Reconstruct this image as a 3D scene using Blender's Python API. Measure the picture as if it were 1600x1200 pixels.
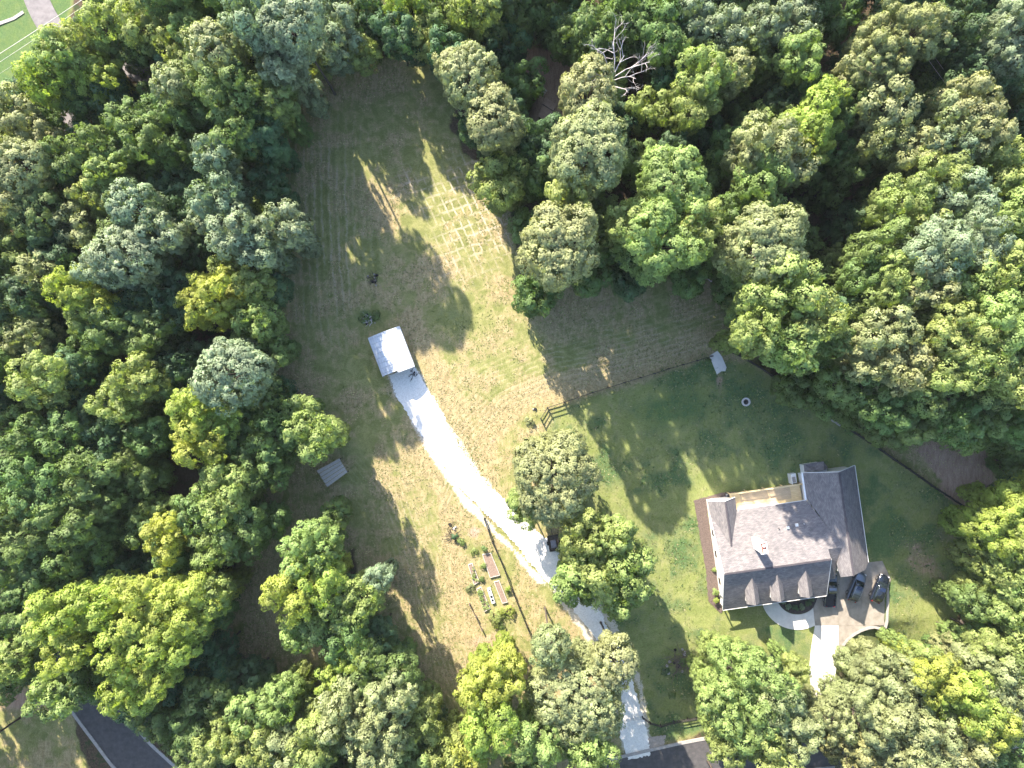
import bpy, math, random
import numpy as np
from mathutils import Vector, Matrix
random.seed(7); rng = np.random.default_rng(7)
S = bpy.context.scene
for o in list(bpy.data.objects): bpy.data.objects.remove(o)

# ------------------------------------------------------------------ camera, sky, sun, exposure
HC = 120.0; FP = 1130.0                       # flying height (m) and focal length in photo pixels
def P(px, py, h=0.0):                         # the point seen at photo pixel (px, py) that stands h metres up
    s = (HC - h) / FP
    return Vector(((px - 800) * s, (600 - py) * s, h))
cam = bpy.data.cameras.new('camera'); co = bpy.data.objects.new('camera', cam); S.collection.objects.link(co)
co.location = (0, 0, HC); cam.sensor_width = 36; cam.lens = 36 * FP / 1600; cam.clip_start = 1; cam.clip_end = 8000
S.camera = co
SUN_EL = math.radians(31); LOWSUN = True     # direction the shadows fall (x right, y up the picture)
shx, shy = 0.44, -0.898
w = bpy.data.worlds.new('World'); S.world = w; w.use_nodes = True
nt = w.node_tree; nt.nodes.clear()
sky = nt.nodes.new('ShaderNodeTexSky'); sky.sky_type = 'NISHITA'; sky.sun_disc = False
sky.sun_elevation = SUN_EL; sky.sun_rotation = math.atan2(-shx, -shy); sky.air_density = 1.0; sky.dust_density = 1.2
bg = nt.nodes.new('ShaderNodeBackground'); bg.inputs[1].default_value = 0.15
out = nt.nodes.new('ShaderNodeOutputWorld'); nt.links.new(sky.outputs[0], bg.inputs[0]); nt.links.new(bg.outputs[0], out.inputs[0])
sl = bpy.data.lights.new('sun', 'SUN'); sl.energy = 5.0; sl.angle = math.radians(0.6); sl.color = (1.0, 0.885, 0.73)
so = bpy.data.objects.new('sun', sl); S.collection.objects.link(so)
d = Vector((shx * math.cos(SUN_EL), shy * math.cos(SUN_EL), -math.sin(SUN_EL)))
so.rotation_euler = d.to_track_quat('-Z', 'Y').to_euler(); so.location = (-60, 120, 150)
S.view_settings.view_transform = 'Standard'; S.view_settings.look = 'None'; S.view_settings.gamma = 1
S.view_settings.use_curve_mapping = False; S.view_settings.exposure = 1.93
try: S.cycles.max_bounces = 6; S.cycles.diffuse_bounces = 3; S.cycles.transmission_bounces = 3
except Exception: pass

# ------------------------------------------------------------------ helpers
COL = S.collection
def tag(o, label=None, cat=None, group=None, kind=None):
    if label: o['label'] = label
    if cat: o['category'] = cat
    if group: o['group'] = group
    if kind: o['kind'] = kind
    return o
def empty(name, loc=(0, 0, 0), rz=0):
    o = bpy.data.objects.new(name, None); COL.objects.link(o); o.location = loc; o.rotation_euler = (0, 0, rz); o.empty_display_size = .3
    return o
class MB:
    def __init__(s): s.v = []; s.f = []
    def add(s, vs, fs):
        b = len(s.v); s.v += [tuple(v) for v in vs]; s.f += [tuple(i + b for i in f) for f in fs]; return s
    def box(s, x0, x1, y0, y1, z0, z1):
        vs = [(x, y, z) for z in (z0, z1) for x, y in ((x0, y0), (x1, y0), (x1, y1), (x0, y1))]
        return s.add(vs, [(3, 2, 1, 0), (4, 5, 6, 7), (0, 1, 5, 4), (1, 2, 6, 5), (2, 3, 7, 6), (3, 0, 4, 7)])
    def prism(s, poly, z0, z1):
        n = len(poly); z0f = z0 if callable(z0) else (lambda p: z0); z1f = z1 if callable(z1) else (lambda p: z1)
        a = sum(poly[i][0] * poly[(i + 1) % n][1] - poly[(i + 1) % n][0] * poly[i][1] for i in range(n))
        if a < 0: poly = poly[::-1]
        vs = [(p[0], p[1], z0f(p)) for p in poly] + [(p[0], p[1], z1f(p)) for p in poly]
        fs = [tuple(range(n))[::-1], tuple(range(n, 2 * n))] + [(i, (i + 1) % n, n + (i + 1) % n, n + i) for i in range(n)]
        return s.add(vs, fs)
    def slab(s, pts, t):                       # thick sheet under an arbitrary planar polygon
        pts = [Vector(p) for p in pts]; n = len(pts)
        nn = Vector((0, 0, 0))
        for i in range(n): nn += pts[i].cross(pts[(i + 1) % n])
        if nn.z < 0: pts = pts[::-1]
        lo = [p - Vector((0, 0, t)) for p in pts]
        return s.add(pts + lo, [tuple(range(n)), tuple(range(n, 2 * n))[::-1]] + [((i + 1) % n, i, n + i, n + (i + 1) % n) for i in range(n)])
    def tube(s, pts, rad, n=6, cap=True):
        pts = [Vector(p) for p in pts]; R = rad if isinstance(rad, (list, tuple)) else [rad] * len(pts)
        vs = []; up = Vector((0.13, 0.31, 0.94))
        for i, p in enumerate(pts):
            t = (pts[min(i + 1, len(pts) - 1)] - pts[max(i - 1, 0)]).normalized()
            a = t.cross(up if abs(t.dot(up)) < .95 else Vector((1, 0, 0))).normalized(); b = t.cross(a)
            vs += [p + (a * math.cos(k * 2 * math.pi / n) + b * math.sin(k * 2 * math.pi / n)) * R[i] for k in range(n)]
        fs = [(i * n + k, i * n + (k + 1) % n, (i + 1) * n + (k + 1) % n, (i + 1) * n + k) for i in range(len(pts) - 1) for k in range(n)]
        if cap: fs += [tuple(range(n))[::-1], tuple((len(pts) - 1) * n + k for k in range(n))]
        return s.add(vs, fs)
    def bar(s, a, b, wd, ht):                  # rectangular bar from a to b
        a = Vector(a); b = Vector(b); t = (b - a).normalized(); sd = t.cross(Vector((0, 0, 1)))
        sd = sd.normalized() if sd.length > 1e-4 else Vector((1, 0, 0)); up = sd.cross(t)
        vs = [q + sd * x * wd / 2 + up * z * ht / 2 for q in (a, b) for x, z in ((-1, -1), (1, -1), (1, 1), (-1, 1))]
        return s.add(vs, [(0, 1, 2, 3), (7, 6, 5, 4), (0, 4, 5, 1), (1, 5, 6, 2), (2, 6, 7, 3), (3, 7, 4, 0)])
    def mesh(s, name, m, smooth=False):
        me = bpy.data.meshes.new(name); me.from_pydata(s.v, [], s.f); me.validate()
        if m: me.materials.append(m)
        if smooth: me.shade_smooth()
        return me
    def build(s, name, m, parent=None, smooth=False, bevel=0, kind=None):
        o = bpy.data.objects.new(name, s.mesh(name, m, smooth)); COL.objects.link(o)
        if parent: o.parent = parent
        if bevel:
            b = o.modifiers.new('b', 'BEVEL'); b.width = bevel; b.segments = 2; b.limit_method = 'ANGLE'
        if kind: o['kind'] = kind
        return o

# ------------------------------------------------------------------ materials
MATS = {}
def mat(name, col, rough=.7, metal=0, var=.12, scale=3.0, bump=0.0, col2=None, detail=6, spec=.4, coat=0, distort=0, lo=.35, hi=.65, scl3=None):
    m = bpy.data.materials.new(name); m.use_nodes = True; n = m.node_tree.nodes; L = m.node_tree.links
    b = n['Principled BSDF']; b.inputs['Roughness'].default_value = rough; b.inputs['Metallic'].default_value = metal
    b.inputs['Specular IOR Level'].default_value = spec; b.inputs['Coat Weight'].default_value = coat
    tc = n.new('ShaderNodeTexCoord'); mp = n.new('ShaderNodeMapping')
    if scl3: mp.inputs['Scale'].default_value = scl3
    L.new(tc.outputs['Object'], mp.inputs[0])
    no = n.new('ShaderNodeTexNoise'); no.inputs['Scale'].default_value = scale; no.inputs['Detail'].default_value = detail; no.inputs['Roughness'].default_value = .65
    no.inputs['Distortion'].default_value = distort
    L.new(mp.outputs[0], no.inputs[0])
    r = n.new('ShaderNodeMapRange'); r.inputs[1].default_value = lo; r.inputs[2].default_value = hi; L.new(no.outputs['Fac'], r.inputs[0])
    mx = n.new('ShaderNodeMix'); mx.data_type = 'RGBA'
    c2 = col2 or tuple(min(1, c * (1 + 2.2 * var)) for c in col); c1 = col if col2 else tuple(c * (1 - 2 * var) for c in col)
    mx.inputs[6].default_value = (*c1, 1); mx.inputs[7].default_value = (*c2, 1)
    L.new(r.outputs[0], mx.inputs[0]); L.new(mx.outputs[2], b.inputs['Base Color'])
    if bump:
        bp = n.new('ShaderNodeBump'); bp.inputs['Strength'].default_value = 1; bp.inputs['Distance'].default_value = bump
        L.new(no.outputs['Fac'], bp.inputs['Height']); L.new(bp.outputs[0], b.inputs['Normal'])
    MATS[name] = m; return m
M_gravel = mat('crushed_white_gravel', (.60, .58, .55), .9, scale=5, col2=(.80, .78, .75), bump=.03, detail=10)
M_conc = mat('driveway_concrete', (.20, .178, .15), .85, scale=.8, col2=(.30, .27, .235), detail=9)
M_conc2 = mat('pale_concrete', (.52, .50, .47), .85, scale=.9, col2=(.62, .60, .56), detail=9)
M_asph = mat('asphalt', (.050, .049, .052), .9, scale=1.3, col2=(.085, .08, .084), detail=12)
M_asph2 = mat('worn_asphalt', (.13, .12, .125), .9, scale=1.0, col2=(.20, .185, .19), detail=12)
M_kerb = mat('kerb_concrete', (.27, .25, .24), .9, scale=3, col2=(.36, .34, .32))
M_mulch = mat('dark_mulch', (.06, .043, .037), 1, scale=9, col2=(.17, .13, .115), bump=.05, detail=10)
M_bed = mat('plant_bed_bark', (.03, .026, .026), 1, scale=6, col2=(.09, .075, .07), bump=.05)
M_white = mat('white_siding', (.78, .77, .74), .6, var=.03, scale=2)
M_trim = mat('white_trim', (.8, .79, .77), .5, var=.02)
M_metal = mat('white_sheet_metal', (.50, .53, .58), .45, metal=.1, var=.10, scale=1.3, distort=1.5, detail=9, scl3=(.35, 1.6, 1))
M_rib = mat('dull_sheet_metal', (.38, .41, .46), .5, var=.1)
M_steel = mat('grey_steel', (.35, .36, .38), .4, metal=.7)
M_blackm = mat('black_paint_metal', (.015, .015, .017), .35, spec=.5)
M_deck = mat('new_deck_lumber', (.60, .45, .23), .75, scale=1.6, col2=(.76, .60, .35), scl3=(1, 6, 1))
M_deckf = mat('deck_floor_lumber', (.46, .36, .23), .8, scale=1.4, col2=(.58, .46, .31), scl3=(1, 6, 1))
M_wood = mat('weathered_grey_wood', (.33, .30, .27), .9, scale=2.5, col2=(.50, .46, .42), scl3=(1, 5, 1))
M_fence = mat('black_stained_fence', (.018, .016, .017), .8, scale=4, col2=(.04, .035, .035))
M_fgrey = mat('weathered_fence_wood', (.07, .055, .045), .9, scale=4, col2=(.16, .13, .11))
M_bark = mat('bark', (.045, .036, .03), .95, scale=4, col2=(.10, .08, .066), scl3=(4, 4, 1), bump=.03)
M_dead = mat('bleached_dead_wood', (.42, .385, .38), .9, scale=4, col2=(.58, .54, .53))
M_soil = mat('garden_soil', (.15, .105, .08), 1, scale=7, col2=(.29, .22, .18), bump=.04, detail=10)
M_brown = mat('brown_shed_roofing', (.27, .18, .14), .85, scale=2, col2=(.38, .27, .21))
M_pot = mat('clay_chimney_pot', (.33, .12, .09), .8)
M_potin = mat('chimney_cap_white', (.62, .50, .48), .6)
M_black = mat('soot_black', (.012, .012, .013), .9)
M_stone = mat('pale_ring_stone', (.50, .46, .44), .9, scale=5, col2=(.66, .62, .60))
M_rock = mat('grey_rock', (.22, .21, .21), .9, scale=4, col2=(.40, .38, .37))
M_ash = mat('wood_ash', (.03, .026, .026), 1, scale=9, col2=(.09, .075, .07))
M_tank = mat('white_enamel', (.74, .74, .74), .35, var=.03)
M_brick = mat('retaining_block', (.36, .31, .29), .9, scale=6, col2=(.45, .40, .37))
M_pcar = mat('slate_black_car_paint', (.018, .026, .042), .18, var=.02, coat=1, spec=.6)
M_gcar = mat('grey_car_paint', (.15, .17, .215), .28, metal=.6, var=.02, coat=.8)
M_bcar = mat('black_car_paint', (.008, .011, .02), .16, var=.02, coat=1, spec=.6)
M_glass = mat('dark_car_glass', (.012, .018, .022), .08, var=.02, spec=.8)
M_sunroof = mat('sunroof_glass', (.012, .02, .05), .1, var=.02, spec=.8)
M_tyre = mat('tyre_rubber', (.015, .015, .015), .85)
M_rim = mat('alloy_rim', (.45, .45, .47), .3, metal=.9, var=.03)
M_red = mat('red_lamp_lens', (.25, .012, .012), .2, var=.03)
M_lamp = mat('clear_lamp_lens', (.6, .6, .6), .15, var=.03)
M_wire = mat('power_line_wire', (.55, .53, .50), .5, metal=.3, var=.02)
M_tarp = mat('grey_tarp', (.20, .20, .24), .6, scale=3)
M_vent = mat('roof_vent_metal', (.7, .7, .7), .3, metal=.4, var=.02)
M_plast = mat('black_plastic', (.02, .022, .03), .4)

def shingle():
    m = bpy.data.materials.new('asphalt_shingles'); m.use_nodes = True; n = m.node_tree.nodes; L = m.node_tree.links
    b = n['Principled BSDF']; b.inputs['Roughness'].default_value = .9; b.inputs['Specular IOR Level'].default_value = .25
    tc = n.new('ShaderNodeTexCoord')
    br = n.new('ShaderNodeTexBrick'); br.inputs['Scale'].default_value = 1; br.inputs['Brick Width'].default_value = .45; br.inputs['Row Height'].default_value = .16
    br.inputs['Mortar Size'].default_value = .012; br.inputs['Color1'].default_value = (.165, .160, .166, 1); br.inputs['Color2'].default_value = (.25, .24, .245, 1); br.inputs['Mortar'].default_value = (.075, .07, .08, 1)
    L.new(tc.outputs['UV'], br.inputs[0])
    no = n.new('ShaderNodeTexNoise'); no.inputs['Scale'].default_value = 1.1; no.inputs['Detail'].default_value = 8
    L.new(tc.outputs['Object'], no.inputs[0])
    mx = n.new('ShaderNodeMix'); mx.data_type = 'RGBA'; mx.blend_type = 'MULTIPLY'; mx.inputs[0].default_value = .8
    r = n.new('ShaderNodeValToRGB'); r.color_ramp.elements[0].position = .3; r.color_ramp.elements[0].color = (.72, .71, .73, 1); r.color_ramp.elements[1].position = .7; r.color_ramp.elements[1].color = (1.15, 1.1, 1.06, 1)
    L.new(no.outputs[0], r.inputs[0]); L.new(br.outputs[0], mx.inputs[6]); L.new(r.outputs[0], mx.inputs[7])
    L.new(mx.outputs[2], b.inputs['Base Color'])
    bp = n.new('ShaderNodeBump'); bp.inputs['Distance'].default_value = .02; bp.inputs['Strength'].default_value = .8; L.new(br.outputs['Fac'], bp.inputs['Height']); bp.invert = True
    L.new(bp.outputs[0], b.inputs['Normal'])
    return m
M_shing = shingle()

def leafmat(name, col, trans=.30, rough=.6, hv=.09):
    m = bpy.data.materials.new(name); m.use_nodes = True; n = m.node_tree.nodes; L = m.node_tree.links; n.clear()
    o = n.new('ShaderNodeOutputMaterial'); b = n.new('ShaderNodeBsdfPrincipled'); t = n.new('ShaderNodeBsdfTranslucent'); mix = n.new('ShaderNodeMixShader')
    g = n.new('ShaderNodeNewGeometry'); oi = n.new('ShaderNodeObjectInfo'); tc = n.new('ShaderNodeTexCoord')
    hs = n.new('ShaderNodeHueSaturation'); hs.inputs['Color'].default_value = (*col, 1)
    v = n.new('ShaderNodeMapRange'); v.inputs[3].default_value = 1 - hv * 2.4; v.inputs[4].default_value = 1 + hv * 3.0; L.new(g.outputs['Random Per Island'], v.inputs[0])
    h = n.new('ShaderNodeMapRange'); h.inputs[3].default_value = .478; h.inputs[4].default_value = .518; L.new(oi.outputs['Random'], h.inputs[0])
    no = n.new('ShaderNodeTexNoise'); no.inputs['Scale'].default_value = .45; no.inputs['Detail'].default_value = 3; L.new(tc.outputs['Object'], no.inputs[0])
    r2 = n.new('ShaderNodeMapRange'); r2.inputs[1].default_value = .35; r2.inputs[2].default_value = .65; r2.inputs[3].default_value = .75; r2.inputs[4].default_value = 1.3; L.new(no.outputs[0], r2.inputs[0])
    ml = n.new('ShaderNodeMath'); ml.operation = 'MULTIPLY'; L.new(v.outputs[0], ml.inputs[0]); L.new(r2.outputs[0], ml.inputs[1])
    L.new(ml.outputs[0], hs.inputs['Value']); L.new(h.outputs[0], hs.inputs['Hue'])
    b.inputs['Roughness'].default_value = rough; b.inputs['Specular IOR Level'].default_value = .35
    ty = n.new('ShaderNodeMix'); ty.data_type = 'RGBA'; ty.blend_type = 'MULTIPLY'; ty.inputs[0].default_value = 1; ty.inputs[7].default_value = (1.25, 1.35, .55, 1)
    L.new(hs.outputs[0], ty.inputs[6]); L.new(hs.outputs[0], b.inputs['Base Color']); L.new(ty.outputs[2], t.inputs[0])
    mix.inputs[0].default_value = trans + .07; L.new(b.outputs[0], mix.inputs[1]); L.new(t.outputs[0], mix.inputs[2]); L.new(mix.outputs[0], o.inputs[0])
    return m
LEAF = {
 'B': leafmat('blue_green_leaves', (.18, .235, .14), .22), 'G': leafmat('sage_green_leaves', (.225, .255, .12), .25),
 'M': leafmat('mid_green_leaves', (.125, .19, .06), .28), 'D': leafmat('dark_green_leaves', (.07, .13, .058), .25),
 'Y': leafmat('yellow_green_leaves', (.275, .335, .075), .38), 'L': leafmat('light_green_leaves', (.225, .29, .095), .33),
 'O': leafmat('olive_needles', (.215, .235, .10), .2)}

# ------------------------------------------------------------------ the ground: one sheet with what grows or lies where
def grid_axis(lo, hi, st, far):
    c = np.arange(lo, hi + st / 2, st)
    return np.concatenate([-np.array(far[::-1]), c, np.array(far)])
gx = grid_axis(-96, 96, .5, [105, 125, 160, 230, 400, 900, 2500]); gy = grid_axis(-76, 76, .5, [84, 105, 150, 230, 400, 900, 2500])
X, Y = np.meshgrid(gx, gy); PX = X * FP / HC + 800; PY = 600 - Y * FP / HC
def inpoly(px, py, poly):
    c = np.zeros(px.shape, bool); n = len(poly)
    for i in range(n):
        x0, y0 = poly[i]; x1, y1 = poly[(i + 1) % n]
        if y0 == y1: continue
        k = ((y0 > py) != (y1 > py)) & (px < (x1 - x0) * (py - y0) / (y1 - y0) + x0); c ^= k
    return c
def segdist(px, py, pts, closed=False):
    dm = np.full(np.shape(px), 1e9); sg = np.zeros(np.shape(px))
    n = len(pts)
    for i in range(n if closed else n - 1):
        x0, y0 = pts[i]; x1, y1 = pts[(i + 1) % n]; dx, dy = x1 - x0, y1 - y0; L2 = dx * dx + dy * dy
        t = np.clip(((px - x0) * dx + (py - y0) * dy) / L2, 0, 1); ex = px - x0 - t * dx; ey = py - y0 - t * dy
        q = np.hypot(ex, ey); k = q < dm; dm = np.where(k, q, dm); sg = np.where(k, np.sign(dx * ey - dy * ex), sg)
    return dm, sg
_nz = rng.standard_normal((64, 64))
def vnoise(x, y, sc):
    u = (x / sc) % 64; v = (y / sc) % 64; i = np.floor(u).astype(int); j = np.floor(v).astype(int); fu = u - i; fv = v - j
    fu = fu * fu * (3 - 2 * fu); fv = fv * fv * (3 - 2 * fv); i1 = (i + 1) % 64; j1 = (j + 1) % 64; i %= 64; j %= 64
    return (_nz[j, i] * (1 - fu) + _nz[j, i1] * fu) * (1 - fv) + (_nz[j1, i] * (1 - fu) + _nz[j1, i1] * fu) * fv
NZ = vnoise(PX, PY, 22) * .5 + vnoise(PX + 300, PY + 70, 9) * .3 + vnoise(PX + 100, PY + 30, 55) * .5
def pm(poly, soft=8, wob=6):
    dm, _ = segdist(PX, PY, poly, True); sd = np.where(inpoly(PX, PY, poly), dm, -dm) + NZ * wob
    return np.clip(.5 + sd / (2 * soft), 0, 1)
def blob(x, y, rx, ry=None, ang=0, wob=.35):
    ry = ry or rx; a = math.radians(ang); dx = PX - x; dy = PY - y
    u = (dx * math.cos(a) + dy * math.sin(a)) / rx; v = (-dx * math.sin(a) + dy * math.cos(a)) / ry
    return np.clip(1.35 - np.hypot(u, v) + NZ * wob, 0, 1)
FIELD = [(430, 115), (560, 90), (700, 92), (730, 230), (790, 330), (830, 450), (950, 430), (1140, 420), (1190, 560), (1290, 640), (1400, 690), (1480, 690), (1560, 700), (1560, 830), (1510, 950),
         (1490, 1040), (1330, 1110), (1120, 1145), (980, 1180), (850, 1240), (690, 1230), (640, 1090), (590, 1010), (550, 860), (520, 1100), (400, 1060), (345, 990), (360, 860), (420, 760), (460, 740), (420, 600), (430, 400)]
LAWN = [(862, 642), (1112, 562), (1180, 572), (1320, 665), (1524, 804), (1512, 950), (1480, 1040), (1310, 1095), (1120, 1140), (1010, 1165), (1000, 1050), (960, 980), (940, 900), (870, 800), (850, 700)]
open_ = np.maximum.reduce([pm(FIELD, 10, 12), pm([(-60, -60), (130, -60), (110, 60), (90, 200), (-60, 190)], 6), pm([(-60, 1060), (75, 1060), (120, 1130), (140, 1200), (120, 1300), (-60, 1300)], 8)])
lawn = np.maximum(pm(LAWN, 5, 3), pm([(-60, -60), (130, -60), (110, 60), (90, 200), (-60, 190)], 6)) * .96
dirt = np.maximum.reduce([pm([(1440, 700), (1470, 690), (1545, 690), (1552, 760), (1522, 802), (1500, 790), (1462, 745)], 6, 8), pm([(805, 60), (870, 75), (905, 110), (885, 200), (845, 195), (815, 120)], 6, 8),
    blob(485, 148, 18, 26) * .9, blob(20, 1095, 45, 32) * .8, blob(760, 1000, 40, 22) * .45, blob(740, 832, 16, 12) * .7, blob(1440, 880, 45, 25, 40) * .55, blob(1480, 850, 26, 40) * .4, blob(1320, 1045, 12, 40, 20) * .6,
    blob(770, 690, 9, 9) * .6, blob(1125, 600, 6, 22, 0) * .6, blob(560, 555, 9, 8) * .5, blob(900, 960, 12, 30, -30) * .5, blob(985, 1020, 9, 45, -8) * .6, blob(1150, 690, 24, 40, 0) * .25, blob(955, 640, 20, 14) * .4,
    blob(945, 480, 14, 8) * .5, blob(930, 525, 14, 7) * .5, blob(972, 540, 8, 7) * .5, blob(1020, 960, 50, 16, 60) * .25, blob(1060, 1035, 34, 22) * .35, blob(300, 740, 60, 40) * .3, blob(850, 612, 12, 6) * .5, blob(885, 480, 6) * .2])
dry = np.clip(.58 + NZ * .42, 0, 1) * np.where((PY < 430), .88, 1.05)
path = [(640, 500), (680, 560), (700, 640), (740, 700), (700, 700), (690, 760), (720, 690), (760, 665), (800, 628), (880, 602), (1000, 578), (1130, 535)]
dA, _ = segdist(PX, PY, [(745, 730), (770, 660), (815, 622), (900, 598), (1000, 575), (1140, 535)])
dB, _ = segdist(PX, PY, [(640, 500), (690, 600), (740, 690), (745, 740)])
dC, _ = segdist(PX, PY, [(650, 660), (700, 800), (720, 940), (770, 1060)])
dry = np.maximum.reduce([dry * .85, np.clip(1.5 - dA / 30 + NZ * .25, 0, 1), np.clip(1.3 - dB / 32 + NZ * .25, 0, 1), np.clip(1.1 - dC / 45 + NZ * .3, 0, 1) * .9, blob(600, 330, 25, 70, -30) * .9, blob(700, 420, 80, 30) * .8, blob(560, 290, 20, 50, -15) * .6])
dry = dry * (1 - .8 * np.maximum(blob(720, 495, 60, 30), np.maximum(blob(580, 400, 20, 30), blob(575, 497, 30, 18))))
dry = np.where(lawn > .5, dry * .8, dry)
lush = np.clip(lawn * (.58 + NZ * .45), 0, 1)
lush = np.maximum.reduce([lush, blob(1050, 640, 110, 55, -12) * .85, blob(1390, 830, 40, 60, 0) * .9, blob(1330, 700, 30, 20) * .4, blob(1075, 1140, 70, 15, -12) * .8, blob(600, 350, 40) * .2, blob(575, 497, 24, 14) * .9, blob(410, 1060, 40, 14, 30) * .8, blob(700, 490, 50, 20) * .5, blob(1200, 600, 20, 30) * .5, pm([(-60, -60), (130, -60), (110, 60), (90, 200), (-60, 190)], 6) * .85, blob(740, 860, 26, 22) * .5, blob(770, 890, 30, 70, -20) * .45])
# mowing marks: two sets of soft lines (phase in radians, strength)
ph1 = (PX - 450 - (PY - 350) * .04 - ((PY - 350) / 100) ** 2 * 2) / 12.6 * 2 * np.pi
st1 = np.clip(1.4 - np.hypot((PX - 505) / 72, (PY - 350) / 175), 0, 1)
dM, sM = segdist(PX, PY, [(560, 700), (610, 760), (650, 860), (690, 1000), (740, 1120)]); ph2 = dM * sM / 7.5 * 2 * np.pi; st2 = np.clip(1.2 - dM / 60, 0, 1) * np.clip((PY - 700) / 60, 0, 1)
dN, sN = segdist(PX, PY, [(700, 800), (750, 690), (800, 640), (880, 605), (1000, 578), (1150, 532)]); ph3 = dN * sN / 8.2 * 2 * np.pi; st3 = np.clip(1.35 - dN / 95, 0, 1) * (sN < 0.5) * (PX > 690)
ang = math.radians(65); gu = (PX - 740) * math.cos(ang) + (PY - 330) * math.sin(ang); gv = -(PX - 740) * math.sin(ang) + (PY - 330) * math.cos(ang)
stg = np.clip(1.5 - np.maximum(np.abs(gu) / 84, np.abs(gv) / 72) + NZ * .25, 0, 1)
lw = (lawn > .5)
ph4 = ((PX) * .92 + PY * .38) / 8.5 * 2 * np.pi; st4 = lw * .05
PH = np.where(st1 > .02, ph1, np.where(lw, ph4, np.where((st3 > st2), ph3, ph2))); ST = np.where(st1 > .02, st1, np.where(lw, st4, np.maximum(st3 * .7, st2 * .55)))
GA = gv / 11.5 * 2 * np.pi; GB = (gu + gv * .12) / 15.5 * 2 * np.pi
_dc = [(628, 579), (643, 614), (667, 652), (700, 710), (736, 762), (776, 806), (820, 848), (848, 882), (886, 918), (922, 962), (953, 1008), (972, 1050), (981, 1075), (985, 1110), (992, 1150), (999, 1180)]
dD, _ = segdist(PX, PY, _dc); fringe = np.clip(1.25 - np.abs(dD - 20) / 7 + NZ * .55, 0, 1)
Z = -1.7 * np.exp(-(((PX - 1400) / 48) ** 2 + ((PY - 1012) / 34) ** 2)) * (1 / (1 + np.exp(-(PY - 972) / 3))) + NZ * .03
Z += -.6 * np.clip((np.hypot(X, Y) - 110) / 100, 0, 1)
ny, nx = X.shape
gm = bpy.data.meshes.new('ground'); co3 = np.stack([X, Y, Z], -1).reshape(-1, 3)
gm.vertices.add(nx * ny); gm.vertices.foreach_set('co', co3.ravel())
ii = np.arange(nx * ny).reshape(ny, nx); qd = np.stack([ii[:-1, :-1], ii[:-1, 1:], ii[1:, 1:], ii[1:, :-1]], -1).reshape(-1, 4)
gm.loops.add(qd.size); gm.loops.foreach_set('vertex_index', qd.ravel()); gm.polygons.add(len(qd)); gm.polygons.foreach_set('loop_start', np.arange(0, qd.size, 4)); gm.update(calc_edges=True)
def att(n, a):
    t = gm.attributes.new(n, 'FLOAT', 'POINT'); t.data.foreach_set('value', np.ascontiguousarray(a, dtype=np.float32).ravel())
for n_, a_ in (('open', open_), ('lawn', lawn), ('dirt', dirt), ('dry', dry), ('lush', lush), ('ph', PH), ('st', ST), ('ga', GA), ('gb', GB), ('sg', stg), ('fr', fringe)): att(n_, a_)
gm.shade_smooth()
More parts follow.
